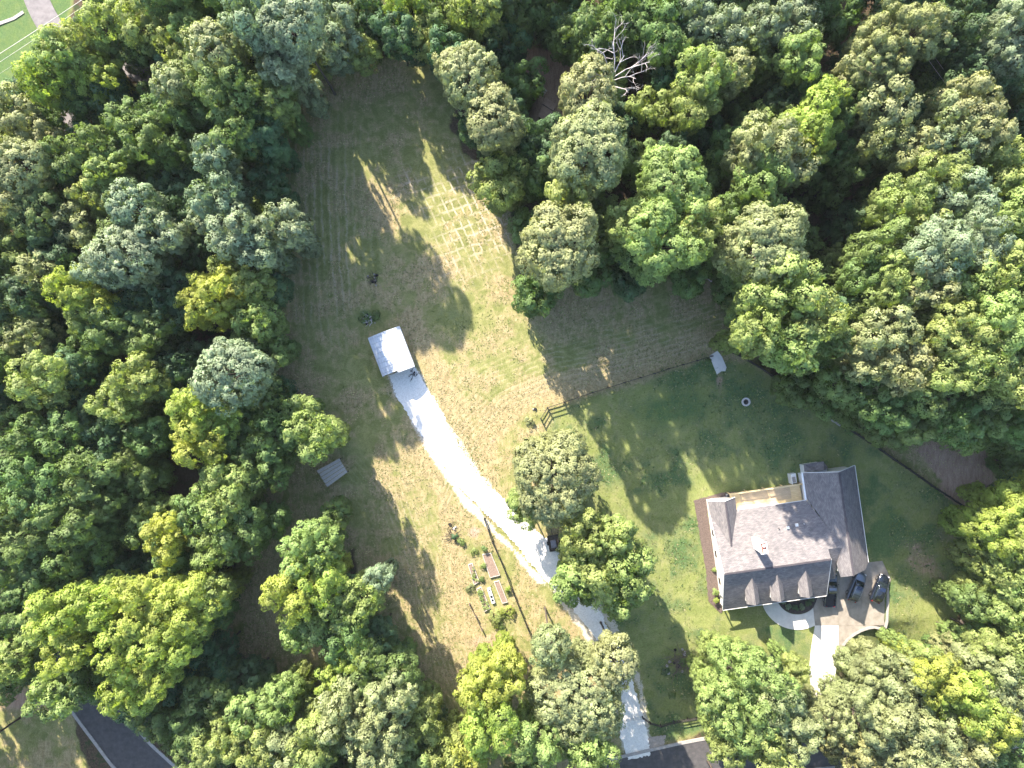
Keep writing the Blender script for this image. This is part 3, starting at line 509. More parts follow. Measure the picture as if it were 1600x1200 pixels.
#TREES#
K = {'d': 'dome', 'l': 'lobed', 'a': 'arms', 'p': 'pine'}
TREES = """
74 124 42 l Y 15;114 72 38 l L 15;168 42 40 l L 15;228 38 38 l L 15;152 118 38 a Y 13;210 80 30 l M 11;95 92 34 l L 15;135 165 30 l M 10
30 188 38 l G 13;62 215 30 l G 12;285 78 36 l L 15;335 80 46 d G 18;300 50 30 l L 16;270 130 34 d G 17;360 135 44 l M 17;400 34 52 l B 20;458 40 56 d B 21;525 58 46 l B 13;440 95 40 l B 17;585 30 38 l D 9;500 18 36 l B 11
640 14 40 l Y 11;690 24 36 l M 11;742 14 46 l L 16;790 42 38 l M 10;650 68 28 l D 8;700 92 34 l D 13;300 175 36 l M 14;365 205 42 l M 16;420 150 40 l M 16;412 215 36 l D 14;255 185 34 l M 12;325 130 36 l M 14
200 190 36 l M 13;150 235 38 l M 14;100 255 36 l M 13;35 262 50 d G 16;165 272 32 a L 14;150 305 34 a L 13;20 310 42 l G 15;62 335 46 d M 14;230 225 36 l M 14;335 243 32 l B 15;280 290 28 l D 10;270 240 30 l M 12;205 240 30 l M 12
215 325 42 d B 18;255 362 34 l B 17;205 402 56 d B 18;165 420 34 l B 16;345 310 42 l B 19;372 362 44 l B 19;445 352 40 l B 19;405 385 36 l B 18;325 340 26 l B 15;422 288 30 l D 13;290 330 26 l D 11;125 350 34 l G 12;90 390 38 l D 12
112 450 36 l Y 16;160 480 28 l Y 14;140 500 28 l L 13;325 468 50 a Y 18;65 425 36 l O 13;28 475 44 l D 13;50 530 36 l G 13;398 445 30 l L 15;402 500 36 l L 15;175 520 38 l M 14;245 520 36 l M 13;20 400 36 l M 12;268 440 34 l D 12;225 475 36 l D 12
70 595 46 l L 17;215 592 40 l L 17;190 632 36 l L 15;250 600 26 l M 12;140 640 34 l D 11;25 610 40 l D 12;368 585 64 d B 19;305 640 38 l Y 17;320 688 48 l Y 17;350 660 28 l Y 15;430 545 28 l M 12;412 620 34 l M 13;120 580 34 l D 12;285 570 26 l D 11
10 1040 26 l L 14;35 690 52 l M 17;95 680 42 l M 16;60 755 56 l M 18;140 740 42 l M 17;30 825 56 l M 18;115 810 46 l M 17;175 690 34 l D 13;205 730 38 l M 13;235 680 32 l M 13;165 790 36 l M 14;435 680 44 l M 15;492 682 44 l L 17;470 640 24 l L 13;420 725 42 l M 13;385 690 36 l M 13;395 655 26 l M 12
352 768 50 l L 17;310 800 32 l M 14;268 835 34 l Y 15;380 830 44 l M 15;330 860 34 l L 14;420 815 30 l M 11;232 830 28 l M 12;525 800 24 l M 8
35 905 44 l M 16;90 875 46 l M 15;150 850 38 l M 14;165 890 30 l D 11;20 955 36 l M 15;60 980 36 l L 15;100 958 48 l Y 19;165 942 44 l Y 19;232 945 54 l Y 20;298 945 48 l Y 19;205 1010 52 l Y 20;275 1000 46 l Y 19;120 1010 44 l Y 18;330 930 30 l L 16
205 1078 44 l Y 18;245 1060 38 l Y 18;25 1030 40 l L 16;88 1082 36 l L 15;130 1070 34 l M 14;325 1075 36 l M 14;298 1125 38 l M 14;345 1150 40 l L 15;390 1110 36 l L 15;250 1120 34 l M 13;400 1160 40 l L 15;352 1160 20 l Y 13;435 1095 38 l L 15;455 1165 38 l G 15;310 1170 34 l M 13
485 860 48 l L 17;465 925 46 l Y 18;500 905 38 l Y 17;515 960 40 l L 16;560 940 40 l L 16;590 905 22 l B 13;470 985 32 l L 15;545 1000 40 l M 16;580 1040 44 l M 16;560 1025 30 l Y 15;620 1050 34 l M 14;525 1060 30 l Y 14
545 1100 54 l G 18;610 1090 46 l G 18;590 1150 58 l G 19;500 1150 48 l L 17;660 1130 42 l L 15;700 1180 42 l L 15;650 1190 40 l L 14;750 1075 44 l Y 17;790 1050 36 l Y 17;765 1135 50 l Y 18;730 1180 34 l Y 15
897 1078 86 d G 17;860 1010 36 d G 18;960 1030 42 d G 17;840 1150 46 l L 17;915 1180 50 l L 17;864 744 80 d G 16;930 870 64 a L 17;982 890 44 l L 16;905 905 40 a L 14;960 925 36 l L 14;905 832 34 l L 15;960 840 34 a L 16;820 790 30 l L 11
1147 1050 46 l L 17;1124 1095 40 l L 17;1195 1070 50 l L 18;1165 1115 54 l L 18;1214 1096 42 l G 18;1195 1165 50 l L 17;1250 1142 36 l G 17;1135 1165 32 l L 15;1245 1045 22 l L 13
1370 1066 36 p G 14;1400 1060 46 l G 15;1348 1124 48 p G 17;1390 1130 60 l G 17;1450 1150 52 l G 17;1330 1175 44 l O 15;1420 1190 50 l G 17;1460 1055 44 l Y 17;1500 1090 50 l Y 18;1540 1130 48 l Y 18;1450 1035 30 l L 15;1540 1050 46 l G 16;1575 1095 44 l G 16;1500 1165 46 l G 17;1560 1180 50 l M 16;1545 1018 34 l L 14;1590 995 42 l L 15;1575 948 36 l L 15;1595 1040 36 l M 15;1302 1128 32 p G 15
1562 832 46 l Y 16;1600 862 44 l L 16;1592 792 38 l Y 15;1606 915 40 l L 16;1572 888 38 l L 15
735 125 50 d G 19;772 190 52 d G 19;705 105 28 d G 17;780 285 44 l L 14;825 275 36 l M 12;815 215 30 l D 12;918 148 52 d G 18;920 238 72 d G 21;890 308 38 l L 18;873 388 72 d G 20;1050 285 56 d L 18;1035 372 76 l L 19;980 350 32 l L 17;1090 350 34 l L 17
1098 120 46 l L 18;1080 165 40 l L 17;1140 115 34 l G 16;1185 235 46 l G 19;1190 290 44 l L 18;1235 255 36 l G 17;1192 385 68 d G 20;1275 185 48 a Y 19;1260 225 34 a Y 17;1290 150 26 a Y 17;1150 330 30 l M 14;1140 230 30 l M 13
1220 455 62 l L 20;1185 520 44 l L 19;1275 500 48 l L 19;1235 545 40 l L 18;1300 530 30 l M 16;1330 480 26 l D 13
1395 62 60 p O 21;1435 50 40 p O 20;1370 100 34 p O 19;1340 110 30 l G 16;1385 165 40 l G 18;1380 215 40 l O 17;1430 240 36 l O 17;1325 165 32 l M 15;1250 90 34 l L 16;1240 50 40 l B 15;1190 40 42 l B 15;1170 95 34 l M 13;1130 50 40 l B 15;1080 35 40 l B 15;1030 50 42 l M 15;985 30 38 l M 14;1045 80 32 l L 14;930 50 40 l M 15;890 60 36 l M 11;850 25 38 l M 9
1480 50 48 l D 15;1540 100 48 l D 14;1500 120 36 l D 12;1585 45 46 l B 20;1590 85 30 l B 18;1502 165 46 l G 19;1530 205 46 l G 19;1480 195 36 l G 18;1450 280 46 l L 18;1475 240 42 l B 18;1500 320 50 l B 19;1580 265 44 l L 18;1585 340 46 l L 18;1405 320 44 l L 18;1430 350 34 l L 17;1370 390 42 l M 16;1350 430 34 l M 15;1460 390 50 l B 19;1530 375 46 l B 18
1400 440 46 l L 18;1360 480 36 l M 15;1450 450 44 l G 18;1550 420 46 l L 18;1500 440 40 l L 17;1590 450 40 l M 17;1380 520 44 l G 18;1355 565 38 l G 17;1410 575 46 l G 18;1440 620 46 l M 16;1350 620 44 l M 14;1310 600 30 l M 12;1390 655 40 l M 14;1490 520 56 l L 20;1555 510 50 l L 20;1530 560 46 l L 19;1490 590 40 l L 18;1580 620 48 l L 18;1490 670 46 l M 15;1540 655 36 l M 14;1590 680 36 l M 14;1440 680 36 l M 12;1590 560 40 l M 17
""".replace('\n', ';')
LM = [('the white carport', 610, 550), ('the bend of the gravel driveway', 760, 770), ('the grey roofed house', 1230, 850), ('the parked cars', 1340, 915), ('the fire ring', 1165, 628), ('the concrete slab in the fence', 1122, 566), ('the bare dirt clearing', 1495, 740),
      ('the raised garden beds', 765, 905), ('the bare dead tree', 960, 90), ('the brown shed roof', 856, 165), ('the weathered board platform', 520, 740), ('the upper left side road', 60, 30), ('the lower left road', 200, 1165), ('the mown grass at the top of the field', 600, 130),
      ('the brush heap on the lower lawn', 1060, 1035), ('the asphalt road at the bottom', 1055, 1175), ('the house driveway mouth', 1285, 1065), ('the rotting logs', 1495, 990), ('the shaded lower left clearing', 420, 980), ('the upper right power lines', 1485, 110),
      ('the dark gap in the upper right woods', 1310, 330), ('the upper right corner', 1600, 0), ('the lower right corner', 1600, 1200), ('the left picture edge', 0, 500), ('the grid of mowing marks', 720, 320), ('the dark gap in the left woods', 290, 740), ('the dark boundary fence', 1350, 690), ('the left picture edge', 0, 800), ('the upper left corner', 0, 0), ('the right picture edge', 1600, 450)]
CN = {'B': 'pale blue-green', 'G': 'sage green', 'M': 'mid green', 'D': 'dark green', 'Y': 'bright yellow-green', 'L': 'light green', 'O': 'brownish olive'}
KN = {'dome': 'dome-shaped', 'lobed': 'billowy', 'arms': 'spiky-armed', 'pine': 'wispy'}
def where(px, py, lm):
    dx, dy = px - lm[1], py - lm[2]; d_ = math.hypot(dx, dy); ds = 'just ' if d_ < 70 else ('' if d_ < 150 else 'well ')
    if abs(dx) > 2.2 * abs(dy): q = 'right of' if dx > 0 else 'left of'
    elif abs(dy) > 2.2 * abs(dx): q = 'below' if dy > 0 else 'above'
    else: q = ('below' if dy > 0 else 'above') + ' and ' + ('right of' if dx > 0 else 'left of')
    return ds + q + ' ' + lm[0]
used = set()
def tree_label(px, py, r_, kind, c):
    size = 'small' if r_ < 32 else ('medium' if r_ < 42 else ('large' if r_ < 56 else 'huge'))
    near = sorted(LM, key=lambda l: math.hypot(px - l[1], py - l[2]))
    for lm in near[:6]:
        s = '%s %s %s tree %s' % (size, CN[c], KN[kind], where(px, py, lm))
        if s not in used and len(s.split()) <= 16: used.add(s); return s
    for lm in near[:8]:
        for ex in ('full-crowned', 'uneven', 'taller', 'broad', 'leaning'):
            s = '%s %s %s tree %s' % (ex, CN[c], KN[kind], where(px, py, lm))
            if s not in used and len(s.split()) <= 16: used.add(s); return s
    return s
def under_label(px, py):
    near = sorted(LM, key=lambda l: math.hypot(px - l[1], py - l[2]))
    for ad in ('shaded', 'low', 'half-hidden', 'thin', 'dim'):
        for lm in near[:5]:
            s = '%s understory tree between the big crowns, %s' % (ad, where(px, py, lm))
            if s not in used and len(s.split()) <= 16: used.add(s); return s
    return 'low understory tree almost hidden in the shade of the woods'
tl_ = []
for i, s in enumerate([q for q in TREES.split(';') if q.strip()]):
    x, y, r_, k, c, h = s.split(); x, y, r_, h = float(x), float(y), float(r_) * 1.08, float(h) * 1.12; kd = K[k]
    if (x > 1100 and 480 < y < 720) or y > 1000: r_ *= .94
    if x > 1120 and 370 < y < 700: h *= 1.24
    if 300 < x < 480 and y < 700: h *= 1.0 if y > 260 else 1.27
    if 840 < x < 1120 and 230 < y < 450: h *= 1.2
    if x > 1300 and 560 < y < 700: h = max(h, 19)
    if x > 1300 and 600 < y < 700: y -= 14; r_ *= .96
    h = min(h, 27); tl_.append((x, y, r_, h))
    t = plant_tree(x, y, r_, kd, c, h, i, 'pine_tree' if kd == 'pine' else 'broadleaf_tree'); tag(t, tree_label(x, y, r_, kd, c), 'tree', 'trees of the surrounding woods')
# understory between the big crowns, and the woods going on beyond the frame
CLEAR = [(445, 95), (700, 85), (750, 250), (790, 350), (840, 480), (960, 440), (1130, 430), (1190, 570), (1290, 640), (1400, 700), (1440, 690), (1570, 690), (1570, 820), (1500, 960), (1470, 1050), (1310, 1100), (1120, 1170), (980, 1210), (850, 1210), (700, 1210), (650, 1080), (600, 1010), (560, 860), (520, 1090), (400, 1060), (345, 990), (360, 850), (410, 770), (450, 700), (430, 600), (430, 300)]
CLR2 = [[(-400, -420), (240, -420), (240, -20), (130, -20), (110, 60), (60, 60), (30, 150), (-400, 200)], [(800, 50), (910, 50), (910, 220), (830, 210)], [(-80, 1050), (60, 1050), (300, 1180), (330, 1320), (-80, 1320)], [(180, 60), (270, 80), (270, 150), (180, 120)], [(950, 1130), (1800, 1060), (1800, 1240), (950, 1300)], [(240, 700), (340, 700), (340, 780), (240, 780)]]
def inside1(x, y, poly): return bool(inpoly(np.array([float(x)]), np.array([float(y)]), poly)[0])
pts = []; rr = random.Random(3); n_in = n_out = 0
for _ in range(16000):
    x = rr.uniform(-300, 1800); y = rr.uniform(-380, 1420); ins = -20 < x < 1620 and -20 < y < 1220
    if inside1(x, y, CLEAR) or any(inside1(x, y, c) for c in CLR2): continue
    dmin = 45 if ins else 84
    if any((x - a) ** 2 + (y - b) ** 2 < dmin * dmin for a, b in pts): continue
    if not ins and x > 1620 and rr.random() < .4: continue
    if 400 < x < 700 and y < -10: continue
    if not ins and any((x - a) ** 2 + (y - b) ** 2 < (c * .9) ** 2 for a, b, c, _ in tl_): continue
    if segdist(np.array([x]), np.array([y]), rc)[0][0] < 38: continue
    if not ins and y > 1240 and x > 250: 
        if rr.random() < .5: continue
    pts.append((x, y))
    if ins:
        n_in += 1; t = plant_tree(x, y, rr.uniform(26, 40), 'lobed', rr.choice('DDMMML'), rr.uniform(8, 13.5), 5000 + n_in, 'understory_tree')
        tag(t, under_label(x, y), 'tree', 'understory trees')
    else:
        n_out += 1; t = plant_tree(x, y, rr.uniform(42, 60), rr.choice(['lobed', 'lobed', 'dome']), rr.choice('MMLGBY'), rr.uniform(16, 22), 9000 + n_out, 'woodland_tree')
        tag(t, 'tall tree of the woods just beyond the edge of the picture', 'tree', 'trees beyond the picture edge')
print('trees', len(tl_), n_in, n_out)

# ------------------------------------------------------------------ coarse grass and weeds standing in the mown ground
def tufts(name, n, col, seed, size, hgt, wfun):
    r = np.random.default_rng(seed); x = r.uniform(330, 1560, n * 4); y = r.uniform(80, 1190, n * 4)
    ix = np.clip(np.searchsorted(gx, (x - 800) * HC / FP), 0, nx - 1); iy = np.clip(np.searchsorted(gy, (600 - y) * HC / FP), 0, ny - 1)
    wv = wfun(iy, ix); k = (r.uniform(0, 1, n * 4) < wv) & (dD[iy, ix] > 24); x, y, ix, iy = x[k][:n], y[k][:n], ix[k][:n], iy[k][:n]; n = len(x)
    X0 = (x - 800) * HC / FP; Y0 = (600 - y) * HC / FP
    bad = np.zeros(n, bool)
    for q in ([(1085, 770), (1380, 700), (1400, 990), (1300, 1090), (1110, 965)], [(570, 505), (625, 505), (655, 575), (600, 595)]): bad |= inpoly(x, y, q)
    m = ~bad; X0, Y0, Z0 = X0[m], Y0[m], Z[iy, ix][m]; n = len(X0); c = np.repeat(np.stack([X0, Y0, Z0 + .01], 1), 3, 0)
    a = r.uniform(0, 6.28, 3 * n); d_ = np.stack([np.cos(a), np.sin(a), np.zeros(3 * n)], 1); s_ = size * r.uniform(.5, 1.4, (3 * n, 1)); h_ = hgt * r.uniform(.4, 1.3, (3 * n, 1)); lean = np.stack([np.sin(a), -np.cos(a), np.zeros(3 * n)], 1) * s_ * 1.1
    up = np.array([0, 0, 1.0]); c = c + r.normal(0, .08, (3 * n, 3)) * np.array([1, 1, 0]); q = np.stack([c - d_ * s_, c + d_ * s_, c + d_ * s_ * .6 + lean + up * h_, c - d_ * s_ * .6 + lean + up * h_], 1).reshape(-1, 3)
    me = bpy.data.meshes.new(name); N = 3 * n; me.vertices.add(4 * N); me.vertices.foreach_set('co', q.ravel().astype(np.float32)); me.loops.add(4 * N); me.loops.foreach_set('vertex_index', np.arange(4 * N, dtype=np.int32)); me.polygons.add(N); me.polygons.foreach_set('loop_start', np.arange(0, 4 * N, 4, dtype=np.int32)); me.update(calc_edges=True)
    me.materials.append(col); o = bpy.data.objects.new(name, me); COL.objects.link(o); tag(o, kind='stuff'); return o
cl = lambda v: np.clip(v, 0, 1)
tag(tufts('grass_tufts', 26000, leafmat('grass_blades', (.13, .165, .055), .3), 11, .07, .045, lambda j, i: cl(open_[j, i] * (1 - dirt[j, i]) * (.35 + .5 * NZ[j, i] + .3 * lawn[j, i]))), 'short green grass tufts scattered over the field and lawn', 'grass')
tag(tufts('dry_grass_tufts', 20000, leafmat('dry_grass_blades', (.34, .29, .18), .25), 12, .07, .05, lambda j, i: cl(open_[j, i] * (dry[j, i] - .35) * 1.6 * (1 - lawn[j, i] * .5))), 'dry straw coloured grass tufts over the mown field', 'dry grass')
tag(tufts('weed_clumps', 5000, leafmat('weed_leaves', (.06, .12, .04), .3), 13, .12, .09, lambda j, i: cl(open_[j, i] * (lush[j, i] + NZ[j, i] * .3 - .45))), 'darker green weed clumps in the lush parts of the grass', 'weeds')

# ------------------------------------------------------------------ thin scattering volume, added to lift the dark shadows
hz = MB().box(-2600, 2600, -2600, 2600, -4.5, 124).build('lift_haze', None); hz['kind'] = 'stuff'
hm = bpy.data.materials.new('shadow_lift_volume'); hm.use_nodes = True; hn = hm.node_tree; hn.nodes.clear(); ho = hn.nodes.new('ShaderNodeOutputMaterial'); pv = hn.nodes.new('ShaderNodeVolumePrincipled')
pv.inputs['Density'].default_value = .00005; pv.inputs['Color'].default_value = (.86, .92, 1, 1)
hn.links.new(pv.outputs[0], ho.inputs['Volume']); hz.data.materials.append(hm)

# ------------------------------------------------------------------ house
HA = math.radians(8); HO = P(1100, 788, 0)
house = empty('house', HO, HA); tag(house, 'white house with grey shingle roof, three front dormers and a white chimney', 'house')
def roof(name, polys, m=M_shing, th=.18, parent=house):
    b = MB()
    for q in polys: b.slab(q, th)
    o = b.build(name, m, parent); me = o.data; uv = me.uv_layers.new(name='UVMap')
    for p in me.polygons:
        n = p.normal; t = Vector((n.y, -n.x, 0)); t = t.normalized() if t.length > .05 else Vector((1, 0, 0)); bb = n.cross(t)
        for li in p.loop_indices:
            v = me.vertices[me.loops[li].vertex_index].co; uv.data[li].uv = (v.dot(t), v.dot(bb))
    return o
W0, E0, RV, RH, SV, SH, NV, NH = 0, 16.9, -9.9, 6.8, -16.8, 2.85, -1.1, 3.0
ns = (RH - NH) / (NV - RV)
def zn(v): return NH + ns * (NV - v)
# walls
wl = [(.45, NV - .5), (15.9, NV - .5), (15.9, 2.9), (23.9, 2.9), (23.9, -12.6), (18.7, -12.6), (18.7, -11), (16.5, -11), (16.5, -15.0), (.45, -15.0)]
b = MB()
b.prism([(.45, -15.1), (16.5, -15.1), (16.5, -1.6), (.45, -1.6)], -.2, 2.75)
b.add([(.28, -15.6, 2.6), (.28, RV, 6.45), (.28, -1.4, 2.9), (.5, -15.6, 2.6), (.5, RV, 6.45), (.5, -1.4, 2.9)], [(0, 1, 2), (5, 4, 3), (0, 3, 4, 1), (1, 4, 5, 2), (2, 5, 3, 0)])
b.add([(E0 - .35, -15.6, 2.6), (E0 - .35, RV, 6.45), (E0 - .35, -1.4, 2.9), (E0 - .2, -15.6, 2.6), (E0 - .2, RV, 6.45), (E0 - .2, -1.4, 2.9)], [(0, 1, 2), (5, 4, 3), (0, 3, 4, 1), (1, 4, 5, 2), (2, 5, 3, 0)])
b.build('wall', M_white, house)
b = MB(); b.prism([(.45, -1.65), (4.0, -1.65), (4.0, .75), (.45, .75)], -.2, 2.8); b.add([(.3, .6, 2.9), (4.1, .6, 2.9), (2.15, .6, 4.85), (.3, .78, 2.9), (4.1, .78, 2.9), (2.15, .78, 4.85)], [(0, 2, 1), (3, 4, 5), (0, 3, 5, 2), (1, 2, 5, 4), (0, 1, 4, 3)]); b.build('wall', M_white, house)
b = MB(); b.prism([(16.1, -1.7), (16.1, 3.0), (23.9, 3.0), (23.9, -12.7), (18.75, -12.7), (18.75, -1.7)], -.2, 2.8); b.prism([(18.75, -12.75), (21.6, -12.75), (21.6, -8), (18.75, -8)], 2.8, 5.0)
b.add([(16.2, 2.9, 2.85), (24.0, 2.9, 2.85), (20, 2.9, 6.4), (16.2, 3.06, 2.85), (24.0, 3.06, 2.85), (20, 3.06, 6.4)], [(0, 2, 1), (3, 4, 5), (0, 3, 5, 2), (1, 2, 5, 4), (0, 1, 4, 3)]); b.build('wall', M_white, house)
# roofs: main north slope runs on over the link to the wing
roof('main_roof', [[(W0, RV, RH), (E0, RV, RH), (E0, -8.45, zn(-8.45)), (19.4, -8.45, zn(-8.45)), (15.8, NV, NH), (W0, NV, NH)],
                   [(W0, RV, RH), (W0, SV, SH), (E0, SV, SH), (E0, RV, RH)]])
roof('link_roof', [[(16.75, -8.47, zn(-8.45) - .03), (19.2, -8.47, zn(-8.45) - .03), (18.35, -11.2, 4.9), (18.6, -14.3, 3.0), (16.75, -14.3, 3.0)]])
roof('side_gable_roof', [[(0.02, 1.0, 3.03), (2.15, 1.0, 5.2), (2.15, -6.2, 5.2), (.02, -1.2, 3.05)], [(2.15, 1.0, 5.2), (4.4, 1.0, 3.03), (4.4, -1.15, 3.03), (2.15, -6.25, 5.2)]])
roof('wing_roof', [[(20, 3.4, RH), (20, -12.95, RH), (18.55, -13.35, 5.45), (18.3, -11.3, 5.25), (19.2, -8.4, 6.1), (15.8, -.6, 3.05), (15.8, 3.4, 3.05)],
                   [(20, 3.4, RH), (24.3, 3.4, 3.0), (24.3, -12.4, 3.0), (23.2, -13.2, 4.0), (20, -12.95, RH)]])
MB().bar((0, RV, RH + .03), (E0, RV, RH + .03), .3, .06).build('ridge_cap', M_shing, house)
MB().bar((20, 3.4, RH + .03), (20, -12.95, RH + .03), .3, .06).build('ridge_cap', M_shing, house)
MB().bar((2.15, 1.0, 5.24), (2.15, -6.2, 5.24), .26, .05).build('ridge_cap', M_shing, house)
# fascias, gutters
for a, b_ in (((-.06, RV, RH - .08), (-.06, NV, NH - .08)), ((-.06, RV, RH - .08), (-.06, SV, SH - .08)), ((0, SV - .07, SH - .08), (E0, SV - .07, SH - .08)), ((4.45, NV + .07, NH - .08), (15.7, NV + .07, NH - .08)), ((0.0, 1.06, 2.98), (2.15, 1.06, 5.12)), ((2.15, 1.06, 5.12), (4.4, 1.06, 2.98)), ((24.36, 3.4, 2.9), (24.36, -12.4, 2.9)), ((E0 + .06, RV, RH - .08), (E0 + .06, SV, SH - .08)), ((15.8, 3.46, 2.98), (20, 3.46, 6.72)), ((20, 3.46, 6.72), (24.3, 3.46, 2.92))):
    MB().bar(a, b_, .07, .18).build('fascia', M_trim, house)
MB().bar((15.68, 3.5, 2.98), (15.68, -1.0, 2.98), .28, .16).build('gutter', M_trim, house)
# north bump-out with its own hipped roof
MB().prism([(16.6, 3.07), (16.6, 4.4), (19.4, 4.4), (20.0, 3.07)], -.2, 2.5).build('bay_wall', M_white, house)
roof('bay_roof', [[(17.3, 3.5, 3.6), (19.0, 3.5, 3.6), (20.2, 3.5, 2.6), (19.6, 4.7, 2.5), (16.4, 4.7, 2.5), (16.3, 3.5, 2.6)]], th=.12)
# dormers
for u in (4.45, 8.45, 13.0):
    hw = 1.05; fv = -15.75; bv = RV - (RH - 6.0) / .572; ev = RV - (RH - 4.75) / .572
    dm = empty('dormer', (u, 0, 0)); dm.parent = house
    q = MB(); q.add([(-hw + .15, fv + .25, 3.3), (hw - .15, fv + .25, 3.3), (hw - .15, fv + .25, 4.7), (0, fv + .25, 5.8), (-hw + .15, fv + .25, 4.7), (-hw + .15, ev, 4.75), (hw - .15, ev, 4.75), (0, bv, 5.8)], [(0, 1, 2, 3, 4), (0, 4, 5), (1, 6, 2), (0, 5, 6, 1), (4, 3, 7, 5), (2, 6, 7, 3)]); q.build('dormer_wall', M_white, dm)
    roof('dormer_roof', [[(0, fv, 6.02), (-hw, fv + .0, 4.75), (-hw, ev + .25, 4.75), (0, bv, 6.02)], [(0, fv, 6.02), (hw, fv, 4.75), (hw, ev + .25, 4.75), (0, bv, 6.02)]], th=.1, parent=dm)
    MB().box(-.42, .42, fv + .19, fv + .24, 3.9, 4.95).build('window', M_glass, dm)
# chimney
ch = empty('chimney', (5.95, -6.1, 0)); ch.parent = house
MB().box(-.42, .50, -.85, .85, 4.2, 8.9).build('stack', M_white, ch, bevel=.02)
q = MB()
for a in ((-.50, .58, -.93, -.78), (-.50, .58, .78, .93), (-.50, -.36, -.78, .78), (.44, .58, -.78, .78)): q.box(a[0], a[1], a[2], a[3], 8.9, 9.1)
q.build('chimney_crown', M_trim, ch); MB().box(-.36, .44, -.78, .78, 8.85, 8.93).build('crown_floor', M_pot, ch)
for y in (-.4, .4):
    MB().tube([(.04, y, 8.9), (.04, y, 9.2)], .22, 12).build('flue_pot', M_pot, ch); MB().tube([(.04, y, 9.2), (.04, y, 9.26)], .27, 12).build('flue_cap', M_potin, ch)
# roof vents
for (x, y, z) in ((11.6, -4.6, 0), (13.1, -4.4, 0)):
    MB().box(x - .22, x + .22, y - .22, y + .22, zn(y) - .05, zn(y) + .28).build('roof_vent', M_vent, house)
MB().tube([(10.2, -4.6, zn(-4.6) - .1), (10.2, -4.6, zn(-4.6) + .4)], .07, 8).build('vent_pipe', M_blackm, house)
MB().tube([(14.3, -4.4, zn(-4.4) - .1), (14.3, -4.4, zn(-4.4) + .3)], .06, 8).build('vent_pipe', M_vent, house)
# porch posts and floor, windows on the white west wall and north wall
for u in (.5, 5.5, 11, 16.2): MB().box(u - .09, u + .09, -16.75, -16.57, 0, 2.75).build('porch_post', M_trim, house)
MB().box(.4, 16.5, -16.7, -15.12, -.1, .22).build('porch_floor', M_conc2, house)
MB().box(5.0, 16.0, -15.22, -15.12, .6, 2.2).build('front_windows', M_glass, house)
for v in (-4.5, -8.0, -12.5):
    w_ = MB().box(.40, .46, v - .6, v + .6, .9, 2.2).build('window', M_glass, house)
    MB().box(.37, .44, v - .72, v + .72, 2.2, 2.32).box(.37, .44, v - .72, v + .72, .78, .9).box(.37, .44, v - .72, v - .6, .9, 2.2).box(.37, .44, v + .6, v + .72, .9, 2.2).build('window_frame', M_trim, w_)
# garage doors on wing south
MB().box(19.2, 22.8, -12.80, -12.72, 0, 2.3).build('garage_door', M_white, house)
# deck against the north wall
dk = empty('deck', (3.9 * math.cos(HA) - 0 * math.sin(HA) + HO.x, 3.9 * math.sin(HA) + HO.y, 0), HA); tag(dk, 'yellow new lumber deck with railing between the two rear gables of the house', 'deck')
b = MB()
for i in range(19):
    y = -1.5 + i * .152; b.box(.2, 12.0, y, y + .14, .92, .96)
b.build('floor_boards', M_deckf, dk, kind='stuff')
for p in ((.15, 1.45), (3, 1.45), (6, 1.45), (9, 1.45), (12.0, 1.45)): MB().box(p[0] - .06, p[0] + .06, p[1] - .06, p[1] + .06, 0, 1.95).build('post', M_deck, dk)
MB().box(.1, 12.1, 1.30, 1.52, 1.95, 2.0).build('rail', M_deck, dk); MB().box(.1, .26, -.3, 1.30, 1.951, 2.0).build('rail', M_deck, dk)
b = MB()
for i in range(70): b.box(.3 + i * .17, .34 + i * .17, 1.40, 1.44, .95, 1.95)
b.build('balusters', M_deck, dk, kind='stuff')
for x0, x1 in ((.28, 1.9), (10.3, 11.9)): MB().box(x0, x1, -1.45, 1.25, .962, 1.0).build('landing_board', M_deck, dk)
MB().box(.3, 11.9, -1.5, -.85, 1.002, 1.05).build('bench_seat', M_deck, dk)
for x in (.3, 2.1, 6.4, 10.2): MB().bar((x, 1.2, 1.03), (x + .5, -.8, 1.03), .12, .05).build('cross_board', M_deck, dk)
# white landing with a step at the wing
ld = empty('side_landing', (HO.x + 14.9 * math.cos(HA) - 2.3 * math.sin(HA), HO.y + 14.9 * math.sin(HA) + 2.3 * math.cos(HA), 0), HA); tag(ld, 'small white landing with steps beside the right end of the deck', 'steps')
MB().box(-.5, .55, -.75, .85, -.1, .9).build('platform', M_trim, ld); MB().box(-.35, .4, -.6, .3, .9, .94).build('tread', M_wood, ld)
MB().box(-.5, -.44, -.75, .85, .9, 1.7).build('guard_rail', M_trim, ld)
ac = empty('heat_pump', P(1137, 774), HA); tag(ac, 'grey heat pump on the dark mulch at the left end of the deck', 'heat pump')
MB().box(-.4, .4, -.4, .4, 0, .8).build('cabinet', M_steel, ac, bevel=.03); MB().tube([(0, 0, .8), (0, 0, .83)], .32, 14).build('fan_grille', M_blackm, ac)

